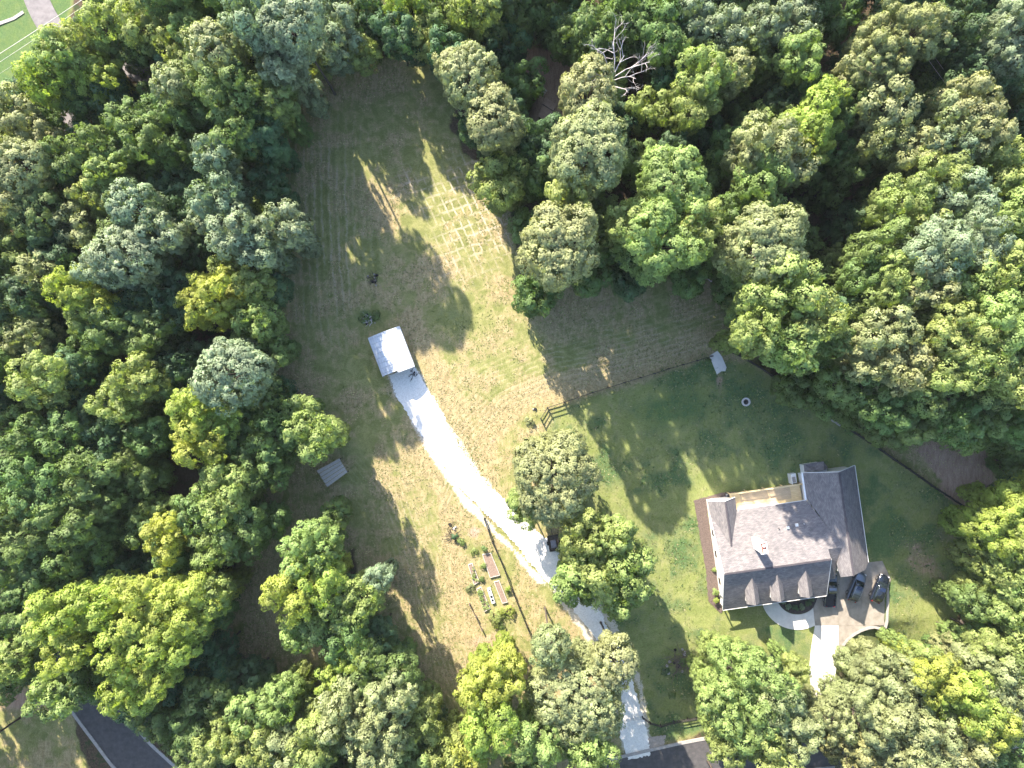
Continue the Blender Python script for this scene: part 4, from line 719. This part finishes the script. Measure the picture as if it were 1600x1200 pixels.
# ------------------------------------------------------------------ carport
ax = Vector((24, -63)).normalized(); ca = math.atan2(ax.y, ax.x)
cc = P(610.5, 549.5, 3.0); cp = empty('carport', (cc.x, cc.y, 0), ca); tag(cp, 'white metal carport with curved sheet roof at the end of the gravel driveway', 'carport')
LN, WD = 6.85, 5.5
def arch(s): return 3.25 - .62 * (abs(s) / (WD / 2)) ** 2.0
for sgn in (-1, 1):
    n = 7; vs = []; vb = []
    for i in range(n + 1):
        y = sgn * WD / 2 * i / n
        for x in (-LN / 2 - (.35 if sgn > 0 and False else 0), LN / 2 + sgn * .18):
            vs.append((x, y, arch(y) + .012 * sgn)); vb.append((x, y, arch(y) + .012 * sgn - .03))
    N = len(vs); f = [(2 * i, 2 * i + 1, 2 * i + 3, 2 * i + 2) if sgn < 0 else (2 * i, 2 * i + 2, 2 * i + 3, 2 * i + 1) for i in range(n)]
    f2 = [tuple(N + k for k in q[::-1]) for q in f]; ed = [(0, 2 * n, N + 2 * n, N)] if 0 else []
    MB().add(vs + vb, f + f2).build('roof_sheet', M_metal, cp, True)
    for k in range(8):
        x = -LN / 2 + .4 + k * .84; MB().tube([(x, sgn * WD / 2 * j / 6, arch(WD / 2 * j / 6) + .02) for j in range(7)], .022, 4).build('roof_rib', M_rib, cp)
MB().bar((-LN / 2, 0, 3.29), (LN / 2, 0, 3.29), .22, .03).build('ridge_flashing', M_rib, cp)
for x in (-LN / 2 + .3, 0, LN / 2 - .3):
    for y in (-WD / 2 + .15, WD / 2 - .15): MB().box(x - .05, x + .05, y - .05, y + .05, 0, 2.6).build('post', M_steel, cp)
    MB().tube([(x, WD / 2 * j / 5 * .97, arch(WD / 2 * j / 5) - .09) for j in range(-5, 6)], .05, 5).build('roof_bow', M_steel, cp)
for y in (-WD / 2 + .05, WD / 2 - .05): MB().box(-LN / 2 + .1, LN / 2 - .1, y - .02, y + .02, 1.5, 2.58).build('side_sheet', M_metal, cp)

# ------------------------------------------------------------------ fences
def fence(pts, label, m=M_fence, ht=1.35, bay=2.5, rails=(.35, .75, 1.2), rw_=.05, name='rail_fence', cat='fence', z=0, board=.15):
    P3 = [P(*p) for p in pts]; o = P3[0].copy(); root = empty(name, o); tag(root, label, cat)
    st = [P3[0]]
    for a, b in zip(P3, P3[1:]):
        n = max(1, round((b - a).length / bay)); st += [a.lerp(b, k / n) for k in range(1, n + 1)]
    r = random.Random(len(st)); st = [s - o + Vector((r.uniform(-.05, .05), r.uniform(-.05, .05), 0)) for s in st]
    for s in st: MB().box(s.x - .09, s.x + .09, s.y - .09, s.y + .09, -.2, ht + r.uniform(-.03, .08)).build('post', m, root)
    for a, b in zip(st, st[1:]):
        for h in rails: MB().bar(a + Vector((0, 0, h + r.uniform(-.03, .03))), b + Vector((0, 0, h + r.uniform(-.03, .03))), rw_, board).build('rail', m, root)
    return root
fence([(845, 654), (855, 637), (882, 628), (925, 613), (1000, 590), (1110, 557)], 'dark three-rail fence running from the driveway tree up to the concrete slab')
fence([(1135, 548), (1160, 560), (1185, 574), (1240, 612), (1282, 641), (1316, 665), (1376, 704), (1455, 759), (1523, 804)], 'long black fence running diagonally behind the house beside the woods', rails=(.2, .45, .7, .95, 1.2), board=.19, rw_=.08)
fence([(757, 810), (770, 846), (790, 893), (812, 950), (834, 1003)], 'dark garden fence between the raised beds and the gravel driveway', m=M_fence, bay=2.6, ht=1.25, rails=(.35, .7, 1.1), board=.16)
fence([(734, 943), (744, 962), (753, 982)], 'short low fence beside the left end of the raised garden beds', m=M_fgrey, ht=.9, bay=1.6, rails=(.4, .8), rw_=.04)
fence([(1003, 1119), (1015, 1127), (1032, 1132), (1052, 1126), (1074, 1122), (1098, 1118)], 'dark fence on the grass strip just above the asphalt road', m=M_fence, ht=1.1, bay=2.2, rails=(.35, .7, 1.0))
fence([(345, 990), (353, 1000), (378, 1022), (397, 1035), (410, 1050), (443, 1070), (470, 1085), (505, 1098), (525, 1102)], 'dark post fence crossing the shaded lower left clearing', m=M_fgrey, ht=1.2, bay=2.3, rails=(.4, 1.0))
g = empty('driveway_gate', P(975, 1123)); tag(g, 'thin wire gate closing the gravel driveway near the asphalt road', 'gate')
e_ = P(1003, 1119) - P(975, 1123)
for h in (.25, .6, 1.0): MB().bar(Vector((0, 0, h)), e_ + Vector((0, 0, h)), .04, .05).build('gate_bar', M_steel, g)
for t in (0, .5, 1): MB().bar(e_ * t + Vector((0, 0, 0)), e_ * t + Vector((0, 0, 1.1)), .06, .06).build('gate_upright', M_steel, g)
g = empty('leaning_gate', P(764, 790)); tag(g, 'thin metal gate standing at the left edge of the gravel driveway', 'gate')
e_ = P(757, 808) - P(764, 790)
for h in (.25, .6, 1.0): MB().bar(Vector((0, 0, h)), e_ + Vector((0, 0, h)), .04, .05).build('gate_bar', M_fgrey, g)
for t in (0, 1): MB().bar(e_ * t, e_ * t + Vector((0, 0, 1.15)), .08, .08).build('gate_upright', M_fgrey, g)

# ------------------------------------------------------------------ power lines
def wire(a, b, label, sag=.6, r_=.03):
    pts = [a.lerp(b, t / 14) - Vector((0, 0, sag * 4 * (t / 14) * (1 - t / 14))) for t in range(15)]
    tag(MB().tube(pts, r_, 5).build('power_line', M_wire), label, 'power line')
def ext(x0, y0, x1, y1, t0, t1, h): 
    f = lambda t: P(x0 + (x1 - x0) * t, y0 + (y1 - y0) * t, h); return f(t0), f(t1)
wire(*ext(0, 79, 120, 0, -1, 2.2, 10.5), 'brightest of the pale power lines crossing the upper left lawn', r_=.045)
wire(*ext(0, 92, 137, 0, -1, 2.2, 9.8), 'thinner pale power line just below the brightest one at upper left', r_=.03)
wire(*ext(0, 110, 160, 3, -1, 2.0, 9.0), 'faint lowest power line over the upper left lawn', r_=.016)
for k, (dx, dy) in enumerate(((0, 0), (-8, 7), (8, -3))):
    wire(*ext(1465 + dx, 88 + dy, 1497 + dx, 132 + dy, -1.6, 2.6, 11), ('middle', 'left', 'right')[k] + ' of three thin wires over the dark gap at upper right', r_=.022)

# ------------------------------------------------------------------ fire ring, sheds, platform, beds
fr = empty('fire_ring', P(1165, 628)); tag(fr, 'round fire ring of pale stones with black ash inside, on the shaded lawn', 'fire pit')
for i in range(14):
    a0 = i * 2 * math.pi / 14 + .02; a1 = (i + 1) * 2 * math.pi / 14 - .02; h = .32 + random.uniform(-.03, .03)
    MB().prism([(.46 * math.cos(a0), .46 * math.sin(a0)), (.72 * math.cos(a0), .72 * math.sin(a0)), (.72 * math.cos(a1), .72 * math.sin(a1)), (.46 * math.cos(a1), .46 * math.sin(a1))], -.05, h).build('stone', M_stone, fr)
MB().tube([(0, 0, -.02), (0, 0, .05)], .455, 20).build('ash_bed', M_ash, fr)
for a in range(4): MB().bar((-.25, -.1 + a * .08, .1), (.25, .05 + a * .03, .16), .08, .08).build('charred_log', M_black, fr)

def quadframe(px):        # empty at centre, local polygon
    c = sum((P(*p) for p in px), Vector()) / len(px); return c, [P(*p) - c for p in px]
pl = empty('board_platform', P(520, 738), 0); tag(pl, 'weathered grey shelter roof of five wide boards beside a light green tree', 'shelter')
A_, B_, C_, D_ = [P(*q, 2.0) for q in ((495, 735), (530, 716), (543, 738), (512, 761))]; o_ = pl.location
for i in range(5):
    t0, t1 = i / 5 + .012, (i + 1) / 5 - .012
    q = [A_.lerp(D_, t0), B_.lerp(C_, t0), B_.lerp(C_, t1), A_.lerp(D_, t1)]; q = [v - o_ + Vector((0, 0, random.uniform(-.02, .06))) for v in q]
    q[0] += (q[0] - q[1]).normalized() * random.uniform(-.1, .15); q[2] += (q[2] - q[3]).normalized() * random.uniform(-.1, .1)
    MB().slab(q, .05).build('roof_board', M_wood, pl)
for v in (A_, B_, C_, D_):
    w_ = v - o_; w_ = w_ * .9; MB().box(w_.x - .06, w_.x + .06, w_.y - .06, w_.y + .06, 0, 1.93).build('post', M_fgrey, pl)
# brown shed with a wooden stair up the slope
sh = empty('shed', P(854, 170), 0); tag(sh, 'small brown roofed shed in the gap between trees at top centre', 'shed')
q = [P(*k, 2.4) - sh.location for k in ((852, 151), (869, 163), (857, 190), (841, 181))]
MB().slab([q[0], q[1], (q[1] + q[2]) / 2 + Vector((0, 0, .0)), (q[0] + q[3]) / 2], .06).build('roof_panel', M_brown, sh); MB().slab([(q[0] + q[3]) / 2 - Vector((0, 0, .012)), (q[1] + q[2]) / 2 - Vector((0, 0, .012)), q[2] - Vector((0, 0, .25)), q[3] - Vector((0, 0, .25))], .06).build('roof_panel', M_brown, sh)
MB().bar((q[0] * .6 + q[3] * .4) + Vector((0, 0, .05)), (q[1] * .6 + q[2] * .4) + Vector((0, 0, .05)), .14, .05).build('roof_batten', M_bark, sh)
MB().prism([(v.x * .9, v.y * .9) for v in q], -.1, 2.05).build('wall', M_fgrey, sh)
sb = empty('wooden_steps', P(843, 142)); tag(sb, 'grey wooden steps just above the small brown shed', 'steps')
a, b_ = P(834, 134) - sb.location, P(852, 149) - sb.location; n_ = Vector((-(b_ - a).y, (b_ - a).x, 0)).normalized()
for i in range(3): MB().bar(a + n_ * (i - 1) * .34 + Vector((0, 0, .7 + i * .15)), b_ + n_ * (i - 1) * .34 + Vector((0, 0, .7 + i * .15)), .28, .06).build('tread', M_wood, sb)
for t in (.1, .9):
    c_ = a.lerp(b_, t); MB().bar(c_ - n_ * .5 + Vector((0, 0, .5)), c_ + n_ * .5 + Vector((0, 0, .8)), .08, .2).build('stringer', M_fgrey, sb)
# raised beds
def raised(px, label, soil=M_soil, h=.28, plants=0, wall=M_wood):
    c, q = quadframe(px); r = empty('raised_bed', c); tag(r, label, 'garden bed', 'raised garden beds'); n = len(q)
    for i in range(n): MB().bar(q[i] + Vector((0, 0, h / 2)), q[(i + 1) % n] + Vector((0, 0, h / 2)), .10, h + .02 * i).build('side_board', wall, r)
    MB().prism([(v.x * .95, v.y * .95) for v in q], -.05, h - .07).build('soil', soil, r)
    if plants:
        C = []; 
        for k in range(plants):
            s_, t_ = random.random(), random.random(); p = (q[0].lerp(q[1], s_)).lerp(q[3].lerp(q[2], s_), t_) * .9; C.append((p.x, p.y, h + .1))
        C = np.array(C); me = leaf_mesh('plants', C, .22, np.tile([0, 0, 1.], (len(C), 1)), 14, .07); me.materials.clear(); me.materials.append(LEAF['L'])
        o = bpy.data.objects.new('plants', me); COL.objects.link(o); o.parent = r; o['kind'] = 'stuff'
raised([(754, 866), (767, 864), (781, 898), (766, 902)], 'widest raised garden bed, bare brown soil, nearest the garden fence top')
raised([(772, 909), (780, 907), (793, 940), (785, 942)], 'narrow bare raised bed right of the white trough')
raised([(732, 882), (738, 880), (749, 908), (741, 913)], 'small raised bed with scattered plants on the left of the garden', plants=14)
raised([(745, 920), (752, 917), (766, 950), (757, 955)], 'overgrown raised bed full of green plants left of the white trough', plants=46)
c, q = quadframe([(761, 919), (766, 917), (774, 941), (769, 943)]); tk = empty('water_trough', c); tag(tk, 'white narrow trough with dark tubs, between two raised garden beds', 'trough')
MB().prism([(v.x, v.y) for v in q], 0, .38).build('basin', M_tank, tk, bevel=.04)
for t, s_ in ((.12, .12), (.55, .22), (.78, .2)):
    p = (q[0] + q[1]) / 2 * (1 - t) + (q[3] + q[2]) / 2 * t; MB().tube([(p.x, p.y, .3), (p.x, p.y, .46)], s_, 10).build('tub', M_plast, tk)

def bush(px, py, r_, c, label, h=1.2, name='shrub', dens=1.0, cat='shrub', lsz=.09):
    b = P(px, py, h * .5); root = empty(name, (b.x, b.y, 0)); R = r_ * HC / FP
    n = int(max(6, 9 * R * R * dens + 6)); rr2 = np.random.default_rng(int(px * 7 + py)); a = rr2.uniform(0, 6.28, n); q = R * np.sqrt(rr2.uniform(0, 1, n)) * .85
    C = np.stack([q * np.cos(a), q * np.sin(a), h * (.35 + .5 * (1 - (q / R) ** 2)) * rr2.uniform(.7, 1.1, n)], 1); O = unit(C * np.array([1, 1, 1.]) + np.array([0, 0, .6]))
    me = leaf_mesh('foliage', C, .32, O, 30, lsz, .55, rr2); me.materials.clear(); me.materials.append(LEAF[c]); f = bpy.data.objects.new('foliage', me); COL.objects.link(f); f.parent = root
    sm = MB()
    for i in range(min(10, n)): sm.tube([(0, 0, 0), tuple(C[i])], [.04, .015], 4, False)
    sm.build('stems', M_bark, root); tag(root, label, cat); return root
bush(775, 966, 16, 'L', 'lush leafy shrub patch at the lower end of the raised beds', 1.0); bush(792, 957, 13, 'Y', 'yellow-green leafy patch beside the lower end of the narrow raised bed', .9)
bush(741, 862, 6, 'L', 'low green weeds between the brush and the small planted bed', .35); bush(783, 978, 7, 'M', 'green sprawl at the very bottom of the leafy garden patch', .5); bush(752, 905, 4, 'M', 'small green plants between the planted beds', .4); bush(793, 920, 4, 'Y', 'small round yellow-green shrub beside the garden fence', .8); bush(757, 857, 4, 'M', 'small conifer shrub at the top of the widest raised bed', 1.0)
bush(711, 838, 5, 'D', 'dark small shrub at the top left of the garden', .9); bush(721, 846, 7, 'L', 'low light green weeds at the top left of the garden', .5); bush(735, 918, 8, 'G', 'grey-green weeds left of the overgrown raised bed', .5); bush(755, 884, 4, 'L', 'tiny pale green plant left of the widest raised bed', .5)
bush(1117, 925, 6, 'L', 'bright shrub on the mulch at the lower left corner of the house', 1.2); bush(1118, 938, 5, 'Y', 'small yellow-green shrub at the porch corner of the house', 1.0); bush(1116, 890, 2, 'L', 'tiny plant on the mulch strip halfway along the white wall', .5)
for i, (x, y) in enumerate(((1232, 947), (1243, 950), (1254, 948), (1263, 942), (1224, 940), (1268, 936))): bush(x, y, 4, 'D' if i % 2 else 'B', ('dark', 'greyish')[i % 2] + ' round shrub in the planting bed, ' + ('lower left', 'bottom centre', 'lower right', 'far right', 'far left', 'upper right')[i] + ' of the curve', .7)
bush(826, 660, 9, 'G', 'thin grey-green bush beside the corner post of the three-rail fence', 1.0, dens=.6); bush(586, 492, 9, 'M', 'weedy green patch above the white carport', .5); bush(568, 498, 8, 'M', 'green weeds on the left of the rubble heap above the carport', .5)
bush(1107, 572 - 8, 3, 'M', 'tuft of weeds at the left edge of the concrete slab', .5); bush(1067, 1034, 6, 'M', 'bright green weeds on the brush heap of the lower lawn', .5); bush(1040, 1050, 6, 'D', 'dark weeds below the brush heap of the lower lawn', .5); bush(1050, 1086, 5, 'M', 'low green weeds on the dry grass of the lower lawn', .4)
bush(1330, 668, 12, 'M', 'low bush at the foot of the woods above the black fence', 1.6); bush(1580, 750, 12, 'M', 'green bush right of the bare dirt clearing', 1.8); bush(1575, 730, 14, 'D', 'dark bush at the edge of the dirt clearing', 2.0); bush(640, 575 - 12, 0.1 + 3, 'M', 'weeds at the lower right corner of the carport', .4)
# heaps of brush, rubble and junk
def heap(px, py, r_, n, label, m=M_dead, rocks=8, name='brush_heap', h=.5, cat='brush heap'):
    o = P(px, py); root = empty(name, o); R = r_ * HC / FP; rr2 = random.Random(int(px)); b = MB()
    for i in range(n):
        a = rr2.uniform(0, 6.28); q = R * rr2.random() ** .5 * .7; t = rr2.uniform(0, 6.28); l = rr2.uniform(.4, 1.0) * R; p0 = Vector((q * math.cos(a), q * math.sin(a), rr2.uniform(.03, h))); p1 = p0 + Vector((l * math.cos(t), l * math.sin(t), rr2.uniform(-.1, .25)))
        p1.z = max(.03, p1.z); b.tube([p0, p0.lerp(p1, .5) + Vector((rr2.uniform(-.1, .1), rr2.uniform(-.1, .1), .08)), p1], [.05, .035, .015], 5, False)
    b.build('branches', m, root, kind='stuff')
    for i in range(rocks):
        a = rr2.uniform(0, 6.28); q = R * rr2.random() ** .5; s_ = rr2.uniform(.12, .34); x, y = q * math.cos(a), q * math.sin(a)
        k = MB(); ring = [(x + s_ * rr2.uniform(.7, 1.1) * math.cos(j * 1.047), y + s_ * rr2.uniform(.7, 1.1) * math.sin(j * 1.047)) for j in range(6)]; top = [(x + (u - x) * .6, y + (v - y) * .6) for u, v in ring]
        k.add([(u, v, 0) for u, v in ring] + [(u, v, s_ * .8) for u, v in top], [tuple(range(6))[::-1], tuple(range(6, 12))] + [(j, (j + 1) % 6, 6 + (j + 1) % 6, 6 + j) for j in range(6)]); k.build('rock', M_rock if i % 3 else M_black, root)
    tag(root, label, cat); return root
heap(583, 436, 11, 22, 'small burnt brush heap in the middle of the upper field', M_bark, 10); heap(577, 500, 10, 14, 'grey rubble and brush heap just above the white carport', M_dead, 14)
heap(1060, 1034, 24, 60, 'large grey brush heap on the lower lawn below the gravel driveway', M_fgrey, 16); heap(458, 618, 15, 10, 'dark rubble heap of rocks under the woods left of the carport', M_bark, 30, h=.4, name='rubble_heap', cat='rubble heap')
heap(705, 834, 15, 26, 'bare brown brush at the upper left of the garden', M_bark, 3, h=.35); heap(645, 585, 9, 12, 'dark scattered junk beside the carport mouth', M_black, 8, h=.2, name='junk_pile', cat='junk pile'); heap(835, 640, 3, 5, 'small dark stump beside the three-rail fence corner', M_fence, 2, name='tree_stump', h=.7, cat='stump')
heap(520, 815, 14, 22, 'pale dead branches over the small tree left of the field', M_dead, 0, h=5.2)
# grey rounded tank and brown tarp at the woods edge
tk = empty('grey_tarp_cover', P(449, 645)); tag(tk, 'round grey cover lying under the trees below the dark rubble heap', 'cover')
MB().tube([(0, 0, 0), (0, 0, .5), (0, 0, .62)], [.85, .8, .4], 14).build('cover_top', M_tarp, tk, True); MB().tube([(0, 0, .0), (0, 0, .06)], .95, 14).build('cover_rim', M_tarp, tk)
tk = empty('brown_lean_to', P(441, 622)); tag(tk, 'brown sheet roof of a low lean-to under the left woods', 'shed')
MB().slab([(-.9, -1.4, 1.5), (.8, -1.5, 1.8), (.8, 1.3, 1.8), (-.9, 1.5, 1.5)], .05).build('roof_panel', M_brown, tk)
for x, y in ((-.8, -1.3), (.7, -1.3), (.7, 1.2), (-.8, 1.3)): MB().box(x - .05, x + .05, y - .05, y + .05, 0, 1.5).build('post', M_fgrey, tk)
# rotting logs at right
lg = empty('log_row', P(1493, 990)); tag(lg, 'row of dark rotting logs at the right edge of the lawn', 'logs')
pp = [P(x, y) - lg.location for x, y in ((1507, 958), (1502, 973), (1494, 990), (1486, 1008), (1482, 1024), (1484, 1036))]
for a, b_ in zip(pp, pp[1:]):
    for k in range(3):
        of = Vector((random.uniform(-.4, .4), random.uniform(-.2, .2), .18 + .16 * (k == 2))); MB().tube([a + of, a.lerp(b_, .5) + of + Vector((.08, 0, .03)), b_ + of], [.2, .17, .13], 8).build('log', M_bark if k else M_fgrey, lg)
# fallen pole in the wood edge
fp = MB().tube([P(1083, 418, .5), P(1098, 428, .8), P(1112, 440, .6)], [.2, .17, .13], 8).build('fallen_log', M_dead); tag(fp, 'pale fallen log below the big light green tree', 'log')
plk = MB().bar(P(1299, 656, .1), P(1313, 665, .1), .3, .1).build('loose_plank', M_wood); tag(plk, 'pale plank lying against the middle of the long black fence', 'plank')

# bare dead tree
dt = empty('dead_tree', P(963, 106, 20) - Vector((0, 0, 20))); tag(dt, 'leafless bleached dead tree standing in the dark woods at top centre', 'tree')
rr3 = random.Random(5); t = MB().tube([(0, 0, -.2), (.2, 0, 5), (0, .3, 11), (.1, .4, 17.5)], [.42, .32, .24, .18], 9); t.build('trunk', M_dead, dt, True)
def grow(b, p, dv, l, r_, dep):
    p1 = p + dv * l * .5 + Vector((rr3.uniform(-.15, .15), rr3.uniform(-.15, .15), 0)) * l * .4; p2 = p1 + (dv + Vector((rr3.uniform(-.3, .3), rr3.uniform(-.3, .3), rr3.uniform(-.1, .2)))).normalized() * l * .5
    b.tube([p, p1, p2], [r_, r_ * .8, r_ * .6], 5, False)
    if dep:
        for k in range(3 if dep > 3 else 2):
            nd = (dv + Vector((rr3.uniform(-.9, .9), rr3.uniform(-.9, .9), rr3.uniform(-.2, .5)))).normalized(); grow(b, p1.lerp(p2, rr3.uniform(.2, 1)), nd, l * .62, r_ * .56, dep - 1)
for (dx, dy, z0, l) in ((-.75, .85, 13.5, 4.2), (-.1, 1, 13.8, 5.2), (-.95, .12, 12, 3.8), (-.9, -.15, 10.5, 3.6), (.9, .45, 12.5, 4.8), (.8, -.35, 10, 3.6), (.35, .9, 13.5, 3.6), (1, .15, 11.4, 4.2)):
    b = MB(); grow(b, Vector((.05, .3, z0 + 3.4)), Vector((dx, dy, .45)).normalized(), l * .82, .08, 4); b.build('branch', M_dead, dt)

# ------------------------------------------------------------------ vehicles
def loft(st, n=None):        # stations: (y, half width, z low, z top, top half width)
    b = MB(); vs = []
    for (y, w0, z0, z1, w1) in st: vs += [(-w0 * .93, y, z0), (-w0, y, (z0 + z1) * .5), (-w0 * .98, y, z0 + (z1 - z0) * .8), (-w1, y, z1), (w1, y, z1), (w0 * .98, y, z0 + (z1 - z0) * .8), (w0, y, (z0 + z1) * .5), (w0 * .93, y, z0)]
    k = 8; N = len(st); fs = [(i * k + j, i * k + (j + 1) % k, (i + 1) * k + (j + 1) % k, (i + 1) * k + j) for i in range(N - 1) for j in range(k)]
    fs += [tuple(range(k))[::-1], tuple((N - 1) * k + j for j in range(k))]; return b.add(vs, fs)
def wheels(root, ys, x=.8, r_=.37):
    for y in ys:
        for s_ in (-1, 1):
            wh = empty('wheel', (s_ * x, y, r_)); wh.parent = root
            MB().tube([(-.12, 0, 0), (.12, 0, 0)], r_, 18).build('tyre', M_tyre, wh); MB().tube([(s_ * .10, 0, 0), (s_ * .135, 0, 0)], r_ * .62, 12).build('rim', M_rim, wh)
def lamps(root, L2, w_, zf, zr):
    for s_ in (-1, 1):
        MB().box(s_ * w_ - .16, s_ * w_ + .16, L2 - .20, L2 - .02, zf, zf + .14).build('headlight', M_lamp, root); MB().box(s_ * w_ - .10, s_ * w_ + .10, -L2 + .0, -L2 + .14, zr, zr + .26).build('taillight', M_red, root)
def suv(px, py, rz, paint, label, L_=4.95, rack=True, sunroof=True, roofcol=None):
    p = P(px, py, .8); root = empty('parked_car', (p.x, p.y, .125), rz); tag(root, label, 'car', 'cars parked beside the house'); a = L_ / 2; w_ = .96
    loft([(-a, .72, .42, .88, .62), (-a + .12, .90, .32, 1.02, .76), (-a + .6, .95, .28, 1.06, .84), (-.6, .965, .28, 1.04, .85), (.6, .96, .28, 1.06, .84), (.95, .95, .28, 1.08, .82), (a - .75, .93, .28, 1.0, .76), (a - .25, .84, .32, .90, .62), (a, .58, .42, .74, .42)]).build('body', paint, root, True, .03)
    loft([(-a + .22, .78, .9, 1.02, .70), (-a + .55, .80, .9, 1.58, .60), (-1.2, .82, .9, 1.68, .64), (.1, .82, .9, 1.69, .64), (.45, .81, .9, 1.62, .62), (1.18, .78, .9, 1.08, .68)]).build('cabin_glass', M_glass, root, True)
    rf = loft([(-a + .5, .58, 1.56, 1.63, .52), (-1.2, .66, 1.66, 1.745, .60), (.0, .66, 1.68, 1.755, .60), (.42, .62, 1.60, 1.68, .57)]).build('roof', roofcol or paint, root, True)
    for s_ in (-1, 1):
        for y in (-1.55, -.35): MB().bar((s_ * .79, y, 1.02), (s_ * .63, y - .05, 1.66), .07, .05).build('pillar', paint, root)
        MB().bar((s_ * .78, 1.15, 1.06), (s_ * .62, .42, 1.64), .07, .06).build('pillar', paint, root)
        MB().box(s_ * 1.0 - .10, s_ * 1.0 + .10, .72, .86, 1.02, 1.16).build('mirror', paint, root, bevel=.03)
        if rack: MB().tube([(s_ * .58, -a + .62, 1.68), (s_ * .60, -1.2, 1.82), (s_ * .60, .2, 1.82), (s_ * .57, .42, 1.72)], .028, 6).build('roof_rail', M_rim, root)
    if rack:
        for y in (-1.15, -.35): MB().bar((-.6, y, 1.83), (.6, y, 1.83), .06, .03).build('rack_bar', M_blackm, root)
    if sunroof: MB().box(-.42, .42, -.25, .35, 1.755, 1.765).build('sunroof', M_sunroof, root)
    wheels(root, (1.45, -1.42), .84); lamps(root, a, .60, .66, .8); MB().box(-.5, .5, a - .06, a + .03, .45, .62).build('grille', M_plast, root); MB().box(-.28, .28, -a - .02, -a + .02, .62, .76).build('licence_plate', M_trim, root)
    return root
za = math.radians(-22)
suv(1338.3, 917, za, M_gcar, 'grey car with roof rack and sunroof, middle of the three parked vehicles', 4.95)
suv(1374.5, 919.5, za, M_bcar, 'black car at the right edge of the parking pad', 4.75, False, True)
# pickup
p = P(1297.5, 922, .8); pk = empty('pickup_truck', (p.x, p.y, .125), math.radians(-3)); tag(pk, 'black pickup truck parked close against the house wall, left of the cars', 'truck')
loft([(-.45, .93, .35, 1.05, .86), (1.2, .95, .35, 1.08, .88), (1.9, .95, .35, 1.08, .84), (2.55, .88, .38, .98, .74), (2.75, .66, .45, .82, .55)]).build('body', M_pcar, pk, True, .02)
MB().box(-.95, .95, -2.75, -2.66, .42, 1.06).build('tailgate', M_pcar, pk, bevel=.02)
for s_ in (-1, 1): MB().box(s_ * .88 - .07, s_ * .88 + .07, -2.66, -.45, .42, 1.08).build('bed_side', M_pcar, pk, bevel=.02)
MB().box(-.81, .81, -2.66, -.45, .42, .62).build('bed_floor', M_plast, pk); MB().box(-.81, .81, -.52, -.45, .62, 1.08).build('bed_front', M_pcar, pk)
loft([(-.42, .78, .95, 1.1, .76), (-.25, .79, .95, 1.66, .66), (.7, .8, .95, 1.70, .66), (1.5, .78, .95, 1.1, .70)]).build('cabin_glass', M_glass, pk, True); loft([(-.22, .67, 1.62, 1.72, .62), (.2, .68, 1.66, 1.76, .63), (.75, .66, 1.64, 1.74, .62)]).build('roof', M_gcar, pk, True)
for s_ in (-1, 1): MB().box(s_ * 1.04 - .12, s_ * 1.04 + .12, 1.0, 1.14, 1.05, 1.2).build('mirror', M_blackm, pk, bevel=.03); MB().bar((s_ * .76, 1.45, 1.1), (s_ * .64, .74, 1.66), .07, .06).build('pillar', M_pcar, pk)
wheels(pk, (1.75, -1.7), .82, .4); lamps(pk, 2.75, .66, .7, .75)
# utility trailer peeking out under the driveway tree
p = P(865, 848, .6); tr = empty('utility_trailer', (p.x, p.y, .1), math.radians(10)); tag(tr, 'black utility trailer half hidden between the two driveway trees', 'trailer')
MB().box(-.85, .85, -1.3, 1.3, .5, .56).build('trailer_floor', M_fgrey, tr)
for a in ((-.9, -.84, -1.3, 1.3), (.84, .9, -1.3, 1.3), (-.84, .84, 1.24, 1.3), (-.84, .84, -1.3, -1.24)): MB().box(*a, .56, 1.0).build('side_rail', M_blackm, tr)
MB().bar((0, 1.3, .5), (0, 2.3, .45), .1, .1).build('tow_bar', M_blackm, tr); wheels(tr, (0,), .98, .33)
MB().box(-.5, .4, -.7, .5, .57, 1.1).build('load', M_tarp, tr, bevel=.05)
# pale boulder-like cover beside the drive
